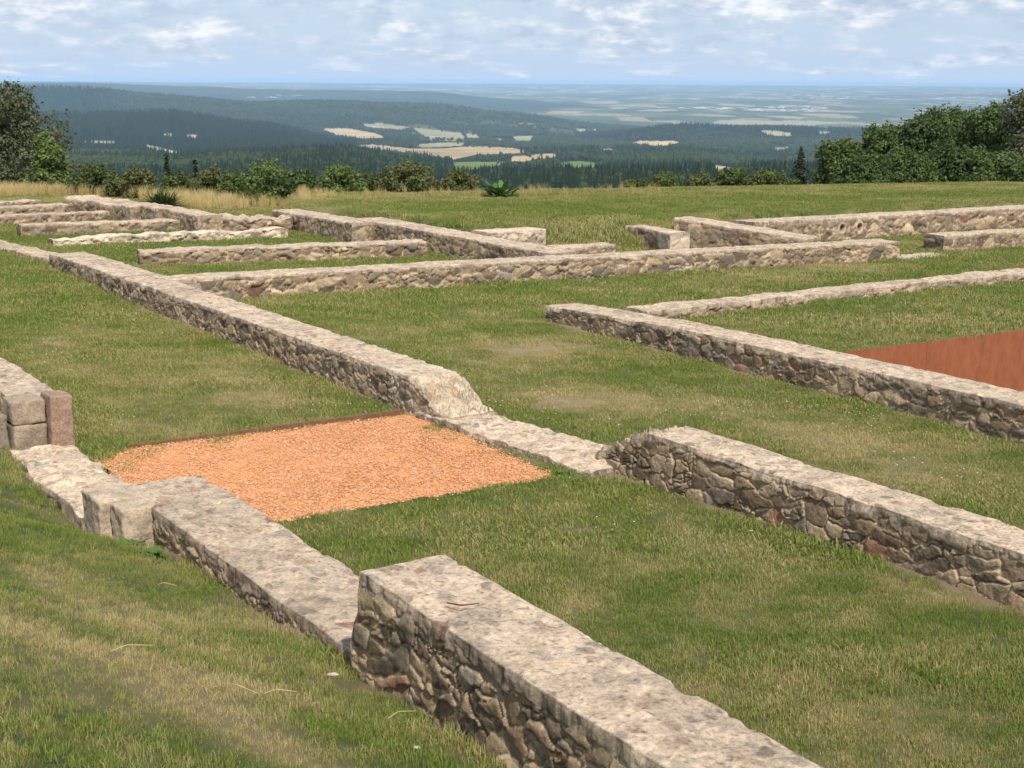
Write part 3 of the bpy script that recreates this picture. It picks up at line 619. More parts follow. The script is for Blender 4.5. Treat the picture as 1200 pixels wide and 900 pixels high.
cxy = wedge(11, 32, 2.6, R(27)); wdc = walldist(*cxy); kc = (wdc > .1) & ~inpoly(*cxy, GRAVEL) & (fbm(cxy[0] * .5, cxy[1] * .5, seed=595, o=3) > .02); cxy = (cxy[0][kc], cxy[1][kc]); nc = len(cxy[0])
scatter('clover_flowers', np.stack([cxy[0], cxy[1], ground(*cxy)], 1), rng.uniform(0, 6.28, nc), rng.uniform(.7, 1.3, nc), np.zeros(nc), np.zeros(nc), [clover('cl0', 77)])
# tall straw at the back left and thin tall grass along the brow
protos = [tuft('sa%d' % k, 46, .16, .3, .75, .012, M_STRAW, 60 + k, .45) for k in range(3)]
STRAW = [U(u, v, (.1 if u < 353 else .42)) for u, v in ((-150, 232), (70, 227), (150, 228), (215, 240), (262, 243), (300, 240), (350, 240), (353, 238), (395, 233))]
def azr(P): return np.array([(math.atan2(p[0], p[1]), math.hypot(*p)) for p in P])
st = azr(STRAW); x, y = wedge(28, 62, 26, R(27)); az = np.arctan2(x, y); r_ = np.hypot(x, y)
azR = math.atan2(*U(395, 233, .42)); front = np.interp(az, st[:, 0], st[:, 1]); br = browr(x, y)
k1 = (az < azR) & (r_ > front + .3) & (r_ < br + 4)
k2 = (az >= azR) & (r_ > br - 1.0 + .5 * vn(x, y, seed=590)) & (r_ < br + 1.2) & (rng.uniform(size=len(x)) < .2 * sstep(R(9), R(1), az))
k = k1 | k2; sc = np.where(k2, rng.uniform(.18, .45, len(x)), rng.uniform(.34, .70, len(x)) * (1 - .6 * sstep(azR - R(4), azR, az)))[k]; dr = np.clip(np.where(k2, .55, .95 + .3 * fbm(x * .5, y * .5, seed=591)), 0, 1)[k]; x, y = x[k], y[k]
scatter('tall_dry_grass', np.stack([x, y, ground(x, y)], 1), rng.uniform(0, 6.28, len(x)), sc, rng.integers(0, 3, len(x)), dr, protos)
# gravel stones
M_PEB = mat_plain('gravel_stone', (.58, .295, .145), .4, 6, .9, .3, .01); M_PEB2 = mat_plain('pale_gravel_stone', (.58, .43, .31), .2, 6, .9, .3, .01)
def pebble(name, seed, mat):
    r = np.random.default_rng(seed); nu, nv = 7, 5; V = []
    for i in range(nv):
        for j in range(nu):
            t, p = math.pi * i / (nv - 1), 2 * math.pi * j / nu; q = r.uniform(.75, 1.1); V.append((q * math.sin(t) * math.cos(p), q * .85 * math.sin(t) * math.sin(p), .7 * q * math.cos(t)))
    Q = [(i * nu + j, i * nu + (j + 1) % nu, (i + 1) * nu + (j + 1) % nu, (i + 1) * nu + j) for i in range(nv - 1) for j in range(nu)]
    return mk(name, V, Q, mat)
protos = [pebble('pb%d' % k, 70 + k, M_PEB if k < 4 else M_PEB2) for k in range(5)] + [pebble('pb5', 78, mat_plain('dark_gravel_stone', (.42, .19, .095), .4, 6, .9, .3, .01))]
n = 30000; a_, b_ = rng.uniform(10.5, 13.55, n), rng.uniform(3.8, 7.5, n); x, y = ab2xy(a_, b_); k = inpoly(x, y, GRAVEL) | (dpoly(x, y, GRAVEL) < rng.exponential(.045, n)); k &= walldist(x, y) > .0; x, y = x[k], y[k]; n = len(x)
scatter('gravel', np.stack([x, y, plane(x, y) + .004 + .02 * fbm(x * 1.5, y * 1.5, seed=601, o=2)], 1), rng.uniform(0, 6.28, n), .005 + .010 * rng.uniform(size=n) ** 3, np.where(rng.uniform(size=n) < .07, 4, np.where(rng.uniform(size=n) < .10 + .25 * sstep(-.1, .3, fbm(x * 1.2, y * 1.2, seed=605, o=3)), 5, rng.integers(0, 4, n))), np.zeros(n), protos, tilt=rng.uniform(-.5, .5, n))

# ================================================================== small things
q = unp(541, 712, 1.0); v, f = tubes([(q - np.array([.075, -.045, 0]) + [0, 0, .008], q + [0, 0, .012], .004, .0045), (q + [0, 0, .012], q + np.array([.085, .04, .008]), .0045, .0025)], 6)
o = mk('twig', v - q, f, mat_plain('twig_bark', (.13, .06, .04), .3, 40)); o.location = q; tag(o, 'thin dark twig lying across the top of the tall wall', 'twig')
def hit(u, v):
    d = ray(u, v); ts = np.linspace(3, 40, 9000); X = ts[:, None] * d; hz = H + X[:, 2] - ground(X[:, 0], X[:, 1], False); i = int(np.argmax(hz < 0)); return np.array([X[i, 0], X[i, 1], float(ground(X[i, 0], X[i, 1]))])
M_CHIP = mat_plain('limestone_chip', (.42, .38, .31), .12, 30)
for u, v, s, lab in ((390, 798, .022, 'white limestone chip in the grass at the foot of the tall wall'), (488, 884, .014, 'tiny pale stone chip in the grass near the bottom edge'), (880, 628, .012, 'small pale splinter of stone on the lawn below the crumbled wall')):
    q = hit(u, v); p = pebble('stone_chip', int(u), M_CHIP); p.data.transform(__import__('mathutils').Matrix.Diagonal((s * 1.6, s * .8, s * .8, 1))); p.location = q + [0, 0, .03]; tag(p, lab, 'stone')
M_STALK = mat_plain('straw_stalk', (.46, .37, .20), .15, 30)
for n, (u, v, l, an) in enumerate(((265, 815, .22, -.9), (130, 778, .15, .1), (185, 692, .12, -.6), (455, 855, .1, .4), (310, 825, .12, -.2))):
    q = hit(u, v) + [0, 0, .05]; e = np.array([math.cos(an), math.sin(an), .1]) * l; q2 = q + e * .5 + [0, 0, .02]
    v_, f_ = tubes([(q, q2, .0022, .0022), (q2, q + e + [.03, .02, 0], .0022, .0015)], 5); o = mk('straw_stalk', v_ - q, f_, M_STALK); o.location = q; tag(o, 'loose pale straw stalk lying on the mown grass bank', 'straw', 'loose straw stalks on the bank')

# ================================================================== plants
LEAFM = {}
def leafmat(k, c0, c1, t=.25):
    if k not in LEAFM: LEAFM[k] = mat_leaf(k, c0, c1, t)
    return LEAFM[k]
L_SHRUB = leafmat('shrub_leaf', (.042, .068, .016), (.115, .145, .04)); L_SHRUB2 = leafmat('olive_leaf', (.06, .075, .022), (.145, .155, .05)); L_DARK = leafmat('dark_leaf', (.03, .055, .016), (.085, .13, .035))
L_TREE = leafmat('tree_leaf', (.04, .07, .018), (.11, .155, .04)); L_GREY = leafmat('grey_leaf', (.055, .07, .033), (.13, .145, .07)); L_LIME = leafmat('light_leaf', (.06, .10, .024), (.16, .21, .055)); L_CON = leafmat('needles', (.012, .022, .010), (.035, .052, .022), .05); L_WEED = leafmat('weed_leaf', (.05, .10, .022), (.11, .18, .045))
def leaf_quads(P, N, size, r, asp=.6):
    n = len(P); a = np.cross(N, r.normal(size=(n, 3))); a /= np.linalg.norm(a, axis=1, keepdims=True) + 1e-9; b = np.cross(N, a); s = size * r.uniform(.6, 1.3, n)[:, None]
    V = np.stack([P - a * s, P + b * s * asp, P + a * s, P - b * s * asp], 1).reshape(-1, 3); return V, np.arange(4 * n).reshape(-1, 4)
def crown_mesh(w, h, nl, leaf, seed, lobes=14, z0=0.0, dome=2.6):
    r = np.random.default_rng(seed); P, N, Rb = [], [], []; H_ = h - z0; cs = []
    for i in range(lobes):
        t = (i + .5) / lobes * .9 + r.uniform(-.04, .04); env = max(.0, 1 - max(t, 0) ** dome) ** .5 * (.8 + .2 * min(1, t / .3)); a = i * 2.4 + r.uniform(-.5, .5); rw = w * r.uniform(.26, .46) * (1.1 - .4 * t); rh = min(rw * r.uniform(.7, 1.0), H_ * .3)
        q = max(0, w * env * r.uniform(.75, 1.08) - rw) * (1 if i % 3 else .35); cs.append((q * math.cos(a), q * math.sin(a), min(z0 + t * H_, h - rh * .95), rw, rh, r.uniform()))
    cs.append((0, 0, h - .24 * H_, w * .36, H_ * .24, .6))
    area = sum(c[3] ** 2 for c in cs)
    for (x, y, z, rw, rh, tone) in cs:
        n = int(nl * rw * rw / area); d = r.normal(size=(n, 3)); d /= np.linalg.norm(d, axis=1, keepdims=True); rad = r.uniform(.35, 1.0, n) ** .5 * (1 + .45 * fbm(d[:, 0] * 2.2 + x * 3, d[:, 1] * 2.2 + y * 3, d[:, 2] * 2.2 + z, seed, 3))
        p = np.array([x, y, z]) + d * rad[:, None] * np.array([rw, rw, rh]); P.append(p); N.append(d + r.normal(size=(n, 3)) * .6 + [0, 0, .3]); Rb.append(np.clip(.35 * tone + r.uniform(0, .65, n), 0, 1))
    # stray sprays that break the outline
    n = nl // 9; k = r.integers(0, len(cs), n // 12 + 1)
    for q in k:
        c = cs[q]; d = r.normal(size=3); d[2] = abs(d[2]) * .8; d /= np.linalg.norm(d); m_ = 12; f = np.linspace(.9, 1.0 + r.uniform(.15, .45), m_)[:, None]; P.append(np.array(c[:3]) + d * f * np.array([c[3], c[3], c[4]]) + r.normal(size=(m_, 3)) * leaf * .8); N.append(r.normal(size=(m_, 3)) + [0, 0, .5]); Rb.append(r.uniform(.2, 1, m_))
    P, N, Rb = np.concatenate(P), np.concatenate(N), np.concatenate(Rb); N /= np.linalg.norm(N, axis=1, keepdims=True); k = P[:, 2] > .02 * h; P, N, Rb = P[k], N[k], Rb[k]
    V, Q = leaf_quads(P, N, leaf, r); return V, Q, np.repeat(Rb, 4), cs
def plant(name, label, cat, group, u, top, hw, dist, mat, leaf, nl, seed, base_extra=0.0, lobes=14, dome=2.6):
    """u: azimuth column, top: row of the top in the photo, hw: half width in photo pixels, dist: metres beyond the brow"""
    d = ray(u, 230); az = math.atan2(d[0], d[1]); r_ = float(browr(math.sin(az), math.cos(az))) + dist; x, y = r_ * math.sin(az), r_ * math.cos(az)
    z = float(ground(x, y, False)) - base_extra; w = hw * r_ / F * 1.0
    t = ray(u, top); t = t * (r_ / math.hypot(t[0], t[1])); h = (H + t[2]) - z
    root = empty(name, (x, y, z), label, cat, group)
    rb0 = float(browr(math.sin(az), math.cos(az))); zb = float(ground(rb0 * math.sin(az), rb0 * math.cos(az), False)); sight = H + (zb - H) * r_ / rb0 - z
    z0 = 0.0 if cat == 'shrub' else min(max(0.0, sight - .12 * (h - sight)), .8 * h); V, Q, rb, cs = crown_mesh(w, h, nl, leaf, seed, lobes, z0, dome); o = mk('crown', V, Q, mat, root, {'rb': rb})
    segs = []; r = np.random.default_rng(seed); th = h * .45; R0 = max(.03, h * .018)
    segs.append(((0, 0, -.3), (0, 0, th * .5), R0 * 1.3, R0)); segs.append(((0, 0, th * .5), (.05 * w, 0, th), R0, R0 * .8))
    for c in cs[::2]: segs.append(((0, 0, th * (.4 + .5 * r.uniform())), (c[0], c[1], c[2]), R0 * .55, R0 * .15))
    v, q = tubes(segs, 6); mk('trunk', v, q, M_BARK, root, smooth=True); return root
G1 = 'shrubs along the far edge of the meadow'; G2 = 'trees on the right beyond the meadow'
def conifer(name, label, u, top, hw, dist, seed, group=None, extra=0):
    d = ray(u, 230); az = math.atan2(d[0], d[1]); r_ = float(browr(math.sin(az), math.cos(az))) + dist; x, y = r_ * math.sin(az), r_ * math.cos(az); z = float(ground(x, y, False)) - extra
    t = ray(u, top); t = t * (r_ / math.hypot(t[0], t[1])); h = (H + t[2]) - z; w = hw * r_ / F
    root = empty(name, (x, y, z), label, 'tree', group); r = np.random.default_rng(seed); n = 5200
    zz = 1 - np.sqrt(r.uniform(0, 1, n)); lay = np.floor(zz * 17) / 17; f = (zz - lay) * 17; ang = r.uniform(0, 6.283, n); asym = 1 + .3 * np.sin(ang * 3 + lay * 40) + .2 * np.sin(ang * 5 + lay * 90)
    rad = (1 - lay) ** .85 * w * 1.15 * asym * r.uniform(.15, 1, n) ** .6 * (1 - .45 * f); P = np.stack([rad * np.cos(ang), rad * np.sin(ang), h * (.05 + .95 * lay) + h * .045 * f - rad * .18], 1)
    N = np.stack([np.cos(ang) * .5, np.sin(ang) * .5, np.full(n, .8)], 1) + r.normal(size=(n, 3)) * .5; N /= np.linalg.norm(N, axis=1, keepdims=True); V, Q = leaf_quads(P, N, .02 * h, r, .45)
    mk('crown', V, Q, L_CON, root, {'rb': np.repeat(r.uniform(0, 1, n), 4)}); v, q = tubes([((0, 0, -1), (0, 0, h * .96), h * .016, .01)], 6); mk('trunk', v, q, M_BARK, root, smooth=True); return root
plant('tree', 'tall grey green tree at the left edge with wispy twigs on top', 'tree', None, 20, 96, 84, 24, L_GREY, .08, 26000, 801, 0, 26, 2.2)
plant('tree', 'bright leafy small tree in front of the tall grey green one', 'tree', None, 56, 153, 34, 7, L_LIME, .075, 7000, 802, 0, 16)
SH = [(112, 196, 32, 3, L_SHRUB, 'low dark shrub right of the bright small tree on the left'), (158, 200, 30, 2.5, L_SHRUB2, 'olive shrub standing behind the straw grass near the dark weed clump'), (205, 206, 28, 3, L_SHRUB, 'low shrub below the first small dark conifer'), (248, 200, 30, 3, L_SHRUB2, 'twiggy olive shrub below the second small dark conifer'),
      (312, 191, 42, 2.5, L_LIME, 'widest yellow green shrub at the end of the straw grass'), (275, 205, 26, 2, L_SHRUB, 'small shrub touching the left side of the widest yellow green shrub'), (352, 204, 26, 3, L_DARK, 'dark low shrub between two yellow green shrubs'), (398, 199, 36, 2.5, L_LIME, 'yellow green shrub with loose twigs left of the two olive shrubs'),
      (477, 193, 40, 2.5, L_SHRUB2, 'tallest olive shrub near the middle of the meadow edge'), (537, 203, 28, 2.5, L_SHRUB2, 'round olive shrub right of the tallest olive shrub'), (430, 208, 24, 3, L_DARK, 'dark small shrub tucked left of the tallest olive shrub'),
      (742, 213, 22, 6, L_SHRUB, 'leftmost small shrub of the row before the green pasture hill'), (775, 207, 28, 6, L_SHRUB, 'rounded shrub second in the row right of centre'), (818, 207, 26, 6, L_SHRUB2, 'olive rounded shrub third in the row right of centre'), (856, 200, 34, 6, L_SHRUB, 'larger green shrub below the pale sloping field on the right'), (897, 202, 34, 6, L_SHRUB, 'green shrub just left of the dark conifer on the right')]
for i, (u, tp, hw, ds, m_, lab) in enumerate(SH):
    plant('shrub', lab, 'shrub', G1, u, tp - 3, hw * 1.12, ds, m_, .05, 4200, 820 + i, 0.1, 12)
conifer('conifer', 'dark pointed conifer at the left end of the right tree group', 936, 169, 20, 14, 851)
conifer('conifer', 'left one of two small dark conifers behind the shrubs', 197, 177, 11, 40, 852, 'two small dark conifers'); conifer('conifer', 'right one of two small dark conifers behind the shrubs', 230, 182, 9, 40, 853, 'two small dark conifers')
TR = [(985, 163, 34, 14, L_TREE, 'lowest rounded tree beside the dark conifer on the right'), (1030, 148, 36, 18, L_TREE, 'second broadleaf tree right of the dark conifer'), (1072, 134, 40, 20, L_DARK, 'dark middle tree of the group on the right'), (1115, 124, 38, 24, L_TREE, 'round topped tree left of the tallest one at the right edge'), (1150, 128, 34, 26, L_DARK, 'dark tree half hidden behind the tallest one at the right edge'),
      (1205, 102, 50, 15, L_GREY, 'tallest glossy leaved tree at the right edge'), (1010, 185, 30, 9, L_DARK, 'low dark bush under the second broadleaf tree'), (1060, 178, 36, 10, L_TREE, 'low leafy bush under the dark middle tree'), (1110, 170, 36, 10, L_DARK, 'dark bush at the foot of the round topped tree'), (1160, 178, 40, 8, L_TREE, 'leafy bush at the foot of the tallest tree at the right edge'), (1160, 121, 40, 19, L_TREE, 'broad tree between the round topped one and the tallest at the right edge'), (1092, 128, 34, 22, L_TREE, 'slim tree between the dark middle tree and the round topped tree')]
for i, (u, tp, hw, ds, m_, lab) in enumerate(TR):
    if lab: plant('bush' if 'bush' in lab else 'tree', lab, 'bush' if 'bush' in lab else 'tree', G2, u, tp, hw * 1.3, ds, m_, .08 if ds > 12 else .07, 14000, 860 + i, 0.3, 20)
# weeds
def weed(name, label, pos, n, ln, wd, mat, seed, up=.8):
    r = np.random.default_rng(seed); V, Q, rb, sg = [], [], [], []
    for i in range(n):
        a = r.uniform(0, 6.283); el = r.uniform(.25, up); l = ln * r.uniform(.6, 1.1); d = np.array([math.cos(a) * math.cos(el), math.sin(a) * math.cos(el), math.sin(el)]); s = np.cross(d, [0, 0, 1]); s /= np.linalg.norm(s); b0_ = np.array([r.normal(0, ln * .12), r.normal(0, ln * .12), 0]); o = len(V); tn = r.uniform()
        for k, (t, wv) in enumerate(((0.05, .15), (.35, .9), (.65, 1), (.9, .5), (1.0, .05))):
            c = b0_ + d * l * t + np.array([0, 0, -l * .35 * t * t]); V += [c - s * wd * wv, c + np.array([0, 0, -wd * .25 * wv]), c + s * wd * wv]; rb += [tn] * 3
        for k in range(4):
            for j in range(2): Q.append((o + 3 * k + j, o + 3 * k + j + 1, o + 3 * k + j + 4, o + 3 * k + j + 3))
    o = mk(name, V, Q, mat, None, {'rb': np.array(rb)}, smooth=True); o.location = [float(q) for q in pos]; return tag(o, label, 'weed')
def hitp(u, v, h): q = unp(u, v, h); return (q[0], q[1], q[2])
weed('weed', 'leafy green weed growing in the notch of the stone end block', tuple(np.array([*ABp(9.93, 3.16), 0])) [:2] + (float(ground(*ABp(9.93, 3.16))),), 26, .17, .02, L_WEED, 901)
weed('weed', 'second leafy weed at the wall foot just right of the notch', tuple(ABp(9.45, 3.14)) + (float(ground(*ABp(9.45, 3.14))),), 30, .15, .022, L_WEED, 902)
weed('weed', 'small weed on the stone footing edge where it meets the crumbled wall', tuple(ABp(10.6, 7.45)) + (float(plane(*ABp(10.6, 7.45))),), 18, .1, .015, L_WEED, 903)
q = unp(585, 231, .42); weed('broadleaf_plant', 'bright broad leaved plant alone on the meadow edge', (q[0], q[1], float(ground(q[0], q[1]))), 34, .8, .09, L_WEED, 904, 1.2)
q = unp(190, 236, .25); weed('weed_clump', 'tall dark green weed clump standing in the straw grass', (q[0], q[1], float(ground(q[0], q[1]))), 520, .95, .016, L_SHRUB, 905, 1.35)

# ================================================================== valley, hills and far plain
UU = np.array([0, 100, 200, 300, 400, 500, 600, 700, 800, 900, 1000, 1200.])
def zrow(r, rows): 
    return np.array([H + r * (ray(u, v)[2] / math.hypot(*ray(u, v)[:2])) for u, v in zip(UU, rows)])
NODES = [(58, np.full(12, -4.6)), (75, np.full(12, -10.5)), (150, np.full(12, -30.)), (500, np.full(12, -72.)),
 (1300, zrow(1300, [232, 232, 232, 232, 232, 230, 222, 220, 220, 220, 222, 222])),
 (2200, zrow(2200, [196, 196, 198, 190, 183, 200, 212, 208, 206, 204, 206, 206])),
 (2700, zrow(2700, [194, 192, 192, 189, 188, 198, 199, 197, 195, 199, 202, 202])),
 (3400, zrow(3400, [182, 182, 183, 183, 184, 191, 189, 187, 187, 196, 198, 200])),
 (4300, zrow(4300, [165, 165, 165, 168, 178, 180, 180, 180, 178, 185, 188, 190])),
 (5500, zrow(5500, [141, 139, 135, 146, 165, 169, 171, 172, 171, 172, 176, 176])),
 (6500, zrow(6500, [146, 146, 147, 154, 160, 160, 164, 168, 156, 160, 164, 168])),
 (7200, zrow(7200, [140, 140, 142, 146, 152, 155, 158, 160, 146.5, 150, 155, 160])),
 (9000, zrow(9000, [106, 107, 114, 121, 120, 124, 136, 150, 158, 158, 160, 162])),
 (10500, zrow(10500, [112, 112, 118, 126, 126, 130, 141, 146, 148, 148, 149, 150])),
 (13500, zrow(13500, [112, 112, 118, 126, 126, 128, 131, 132, 132, 133, 134, 135])),
 (18000, zrow(18000, [97.5, 96.5, 100.5, 104, 105.5, 107.5, 117, 120, 120, 121, 121, 122])),
 (21000, zrow(21000, [101, 101, 104, 107, 110, 112, 115, 116, 116, 116, 117, 118])),
 (27000, zrow(27000, [96.5, 98.5, 100, 101.5, 104, 106, 108, 109, 109, 109, 110, 111])),
 (42000, zrow(42000, [95, 95.3, 96, 96.5, 97, 97.5, 98, 98.7, 99.3, 100, 100.6, 102])),
 (60000, np.full(12, -900.))]
RR = np.array([n[0] for n in NODES], float); ZZ = np.stack([n[1] for n in NODES])
tu = np.concatenate([np.linspace(-1300, -80, 90), np.arange(-60, 1262, 2.0), np.linspace(1290, 2500, 90)]); lr = np.arange(math.log(58), math.log(59500), .0085)
lru = np.log(RR)
def zfield(u, l):
    uc = np.clip(u, 0, 1200); j = np.clip(np.searchsorted(lru, l) - 1, 0, len(lru) - 2); f = (l - lru[j]) / (lru[j + 1] - lru[j]); f = f * f * (3 - 2 * f) * .6 + f * .4
    i = np.clip(np.searchsorted(UU, uc, side='right') - 1, 0, 10); g = (uc - UU[i]) / (UU[i + 1] - UU[i]); g = g * g * (3 - 2 * g) * .5 + g * .5
    return (ZZ[j, i] * (1 - g) + ZZ[j, i + 1] * g) * (1 - f) + (ZZ[j + 1, i] * (1 - g) + ZZ[j + 1, i + 1] * g) * f
dirs = np.array([ray(u, 120)[:2] for u in tu]); TA = np.arctan2(dirs[:, 0], dirs[:, 1])
def terrain_z(az, r):
    u = np.interp(az, TA, tu); l = np.log(r); x, y = r * np.sin(az), r * np.cos(az)
    z = zfield(u, l)
    am = np.interp(r, [60, 400, 2000, 5000, 9000, 16000, 60000], [0, 2, 7, 13, 17, 14, 8]); wl = np.interp(r, [60, 2000, 9000, 60000], [300, 700, 1500, 4000])
    return z + am * fbm(x / 900, y / 900, seed=700, o=4) * 1.2 + .35 * am * fbm(x / 260, y / 260, seed=702, o=3)
AZ, LR = np.meshgrid(TA, lr, indexing='ij'); RRg = np.exp(LR); tx, ty = RRg * np.sin(AZ), RRg * np.cos(AZ); tz = terrain_z(AZ.ravel(), RRg.ravel()).reshape(AZ.shape)
# photo row of each terrain point, to find where the open fields lie
dz = np.stack([tx, ty, tz - H], -1); ww = dz @ FW; pu = 600 + F * (dz @ RT) / ww; pv = 450 - F * (dz @ UP) / ww
forest = np.ones(tx.shape); colr = np.zeros(tx.shape + (3,))
n1 = fbm(tx / 600, ty / 600, seed=710, o=4); n2 = fbm(tx / 180, ty / 180, seed=711, o=3)
fc = np.array((.018, .030, .013)); fd = np.array((.032, .046, .016))
CLOUD_SH1 = sstep(520, 380, pu) * sstep(3000, 3600, RRg) * sstep(6000, 5600, RRg); CLOUD_SH2 = sstep(640, 700, pu) * sstep(1050, 960, pu) * sstep(6000, 6500, RRg) * sstep(7600, 7300, RRg); CLOUD_SH3 = sstep(150, 110, pu) * sstep(7300, 7800, RRg) * sstep(9600, 9200, RRg); cloud_sh = np.maximum(np.maximum(CLOUD_SH1, CLOUD_SH2), CLOUD_SH3)  # painted cloud shadow: hill zones get a darker forest colour, no clouds built
kk = (sstep(-.2, .3, n1 + .4 * n2 + .25) * (1 - cloud_sh))[..., None]; colr[:] = fc * (1 - kk) + fd * kk
# hedged parcels on the valley floor between the wooded hills
v1_, v2_, vid, _, _ = voro(tx / 170, ty / 330, 715, .9); vm = sstep(440, 500, pu) * sstep(720, 640, pu) * sstep(5200, 5900, RRg) * sstep(8400, 7800, RRg) * (np.modf(vid * 7.7)[0] < .42) * (v2_ - v1_ > .10)
vp = np.array([(.30, .24, .15), (.07, .10, .035), (.09, .115, .045), (.36, .30, .2)])[np.minimum((np.modf(vid * 31)[0] * 4).astype(int), 3)]; colr = colr * (1 - vm[..., None]) + vp * vm[..., None]
# farmland beyond the hills: parcels
f1, f2_, pid, _, _ = voro(tx / 260 + .3 * vn(tx / 300, ty / 300, seed=720), ty / 600 + .3 * vn(tx / 300, ty / 300, seed=721), 722, .9)
rf0 = 10500 - 1900 * sstep(620, 720, pu); farm = sstep(rf0, rf0 + 1500, RRg) * sstep(-.35, .0, fbm(tx / 3000, ty / 4000, seed=725, o=3) + .10 + .12 * sstep(500, 1000, pu) + .25 * sstep(620, 720, pu) * sstep(15500, 12500, RRg))
pal = np.array([(.07, .095, .04), (.085, .11, .045), (.06, .085, .035), (.27, .21, .13), (.30, .26, .17), (.075, .105, .04), (.11, .13, .055), (.05, .07, .028), (.20, .17, .10), (.065, .09, .035)])
farm = farm * (1 - .92 * sstep(600, 500, pu) * sstep(22500, 20500, RRg))
pc = pal[np.minimum((pid * len(pal)).astype(int), len(pal) - 1)]; colr = colr * (1 - farm[..., None]) + pc * farm[..., None]; forest *= 1 - farm
# towns: clusters of pale roofs on the plain
_, _, tid, _, _ = voro(tx / 55, ty / 140, 730, .9); tm = (sstep(.22, .4, fbm(tx / 1300, ty / 2200, seed=731, o=3)) * (tid > .80) * (RRg > 11000) * (RRg < 32000))[..., None]; colr = colr * (1 - tm) + np.array((.55, .52, .48)) * tm
TAN, GRN, PALE = (.37, .28, .165), (.115, .16, .05), (.29, .265, .165)
FIELDS = [(5600, 9000, TAN, [(376, 151), (405, 150), (440, 156), (455, 162), (420, 162), (395, 158)]), (5600, 9000, PALE, [(420, 146), (445, 144), (480, 149), (470, 152), (440, 150)]), (5600, 9000, PALE, [(483, 150), (510, 152), (540, 156), (545, 162), (500, 161)]), (5600, 9000, PALE, [(545, 156), (562, 158), (560, 162), (547, 161)]),
 (2800, 6200, TAN, [(405, 171), (440, 169), (480, 174), (520, 174), (555, 171), (600, 173), (620, 178), (600, 180), (560, 181), (530, 187), (500, 181), (460, 177)]), (2800, 6200, PALE, [(475, 170), (520, 167), (547, 167), (540, 171), (500, 173)]), (2800, 6200, TAN, [(600, 183), (640, 180), (660, 180), (655, 183), (615, 189), (598, 189)]), (2600, 6200, GRN, [(530, 190), (600, 189), (598, 192), (545, 201), (532, 200)]),
 (2400, 5200, GRN, [(640, 195), (660, 190), (680, 188.5), (700, 191), (716, 196), (680, 197)]), (2600, 6200, PALE, [(713, 185), (735, 183.5), (756, 186), (716, 187)]), (4300, 7200, TAN, [(738, 168), (750, 165), (790, 165), (802, 169), (775, 171), (750, 170)]), (4300, 7200, PALE, [(698, 176), (722, 172), (722, 175), (706, 178)]),
 (2000, 5200, PALE, [(826, 192), (850, 195), (900, 203), (925, 209), (880, 207), (840, 204)]), (4500, 7300, PALE, [(888, 153), (905, 152.5), (930, 156), (925, 160), (900, 158)]), (4500, 7300, PALE, [(957, 151), (970, 151), (975, 156), (960, 157)]), (4500, 7300, PALE, [(905, 173), (925, 172), (925, 175), (908, 176)]),
 (3600, 6000, PALE, [(170, 169), (185, 172), (214, 179), (212, 182), (185, 177), (172, 173)]), (3000, 6000, PALE, [(213, 181), (222, 182), (224, 185), (214, 185)]), (3000, 6000, PALE, [(86, 165), (135, 165), (135, 168), (88, 167)]), (3000, 6000, PALE, [(190, 156), (203, 157), (202, 160), (192, 159)]), (3000, 6000, PALE, [(218, 158), (232, 158), (230, 162), (220, 161)]), (5600, 9500, PALE, [(600, 160), (625, 159), (624, 165), (604, 165)]), (6500, 9500, PALE, [(675, 151), (687, 151), (686, 154), (676, 154)]), (6500, 9500, PALE, [(693, 151), (700, 151), (700, 153), (694, 153)])]
FW_MASK = (vm > .5).astype(float)
for r_a, r_b, c_, P_ in FIELDS:
    k = inpoly(pu, pv, P_) & (RRg > r_a) & (RRg < r_b)
    f = k.astype(float)[..., None]; colr = colr * (1 - f) + np.array(c_) * (1 + .12 * vn(tx / 40, ty / 40, seed=740) + .5 * fbm(tx / 190, ty / 260, seed=741, o=3))[..., None] * f; forest[k] = 0; FW_MASK[k] = 1
V = np.stack([tx, ty, tz], -1).reshape(-1, 3)
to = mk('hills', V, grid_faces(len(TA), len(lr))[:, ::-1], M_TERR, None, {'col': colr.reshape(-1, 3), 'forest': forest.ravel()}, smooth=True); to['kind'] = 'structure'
# forest: nobody could count it
def mat_forest(name, c0, c1):
    m, t, b, o = newmat(name); oi = nd(t, 'ShaderNodeObjectInfo'); d = attr(t, 'dry', 'INSTANCER'); g = nd(t, 'ShaderNodeTexCoord'); n = noise(t, 1.2, 3, .6, g.outputs['Object'])
    c = mix(t, oi.outputs['Random'], c0, c1); c = mix(t, d.outputs['Fac'], c, tuple(q * 1.7 for q in c1)); c = mix(t, 1.0, c, ramp(t, n.outputs[0], [(.3, (.6, .6, .6)), (.7, (1.35, 1.35, 1.3))]).outputs[0], 'MULTIPLY')
    lk(t, c, b.inputs['Base Color']); b.inputs['Roughness'].default_value = 1; b.inputs['Specular IOR Level'].default_value = 0; return m
MF1, MF2 = mat_forest('spruce_forest', (.011, .021, .009), (.021, .035, .014)), mat_forest('broadleaf_forest', (.022, .036, .011), (.046, .062, .02))
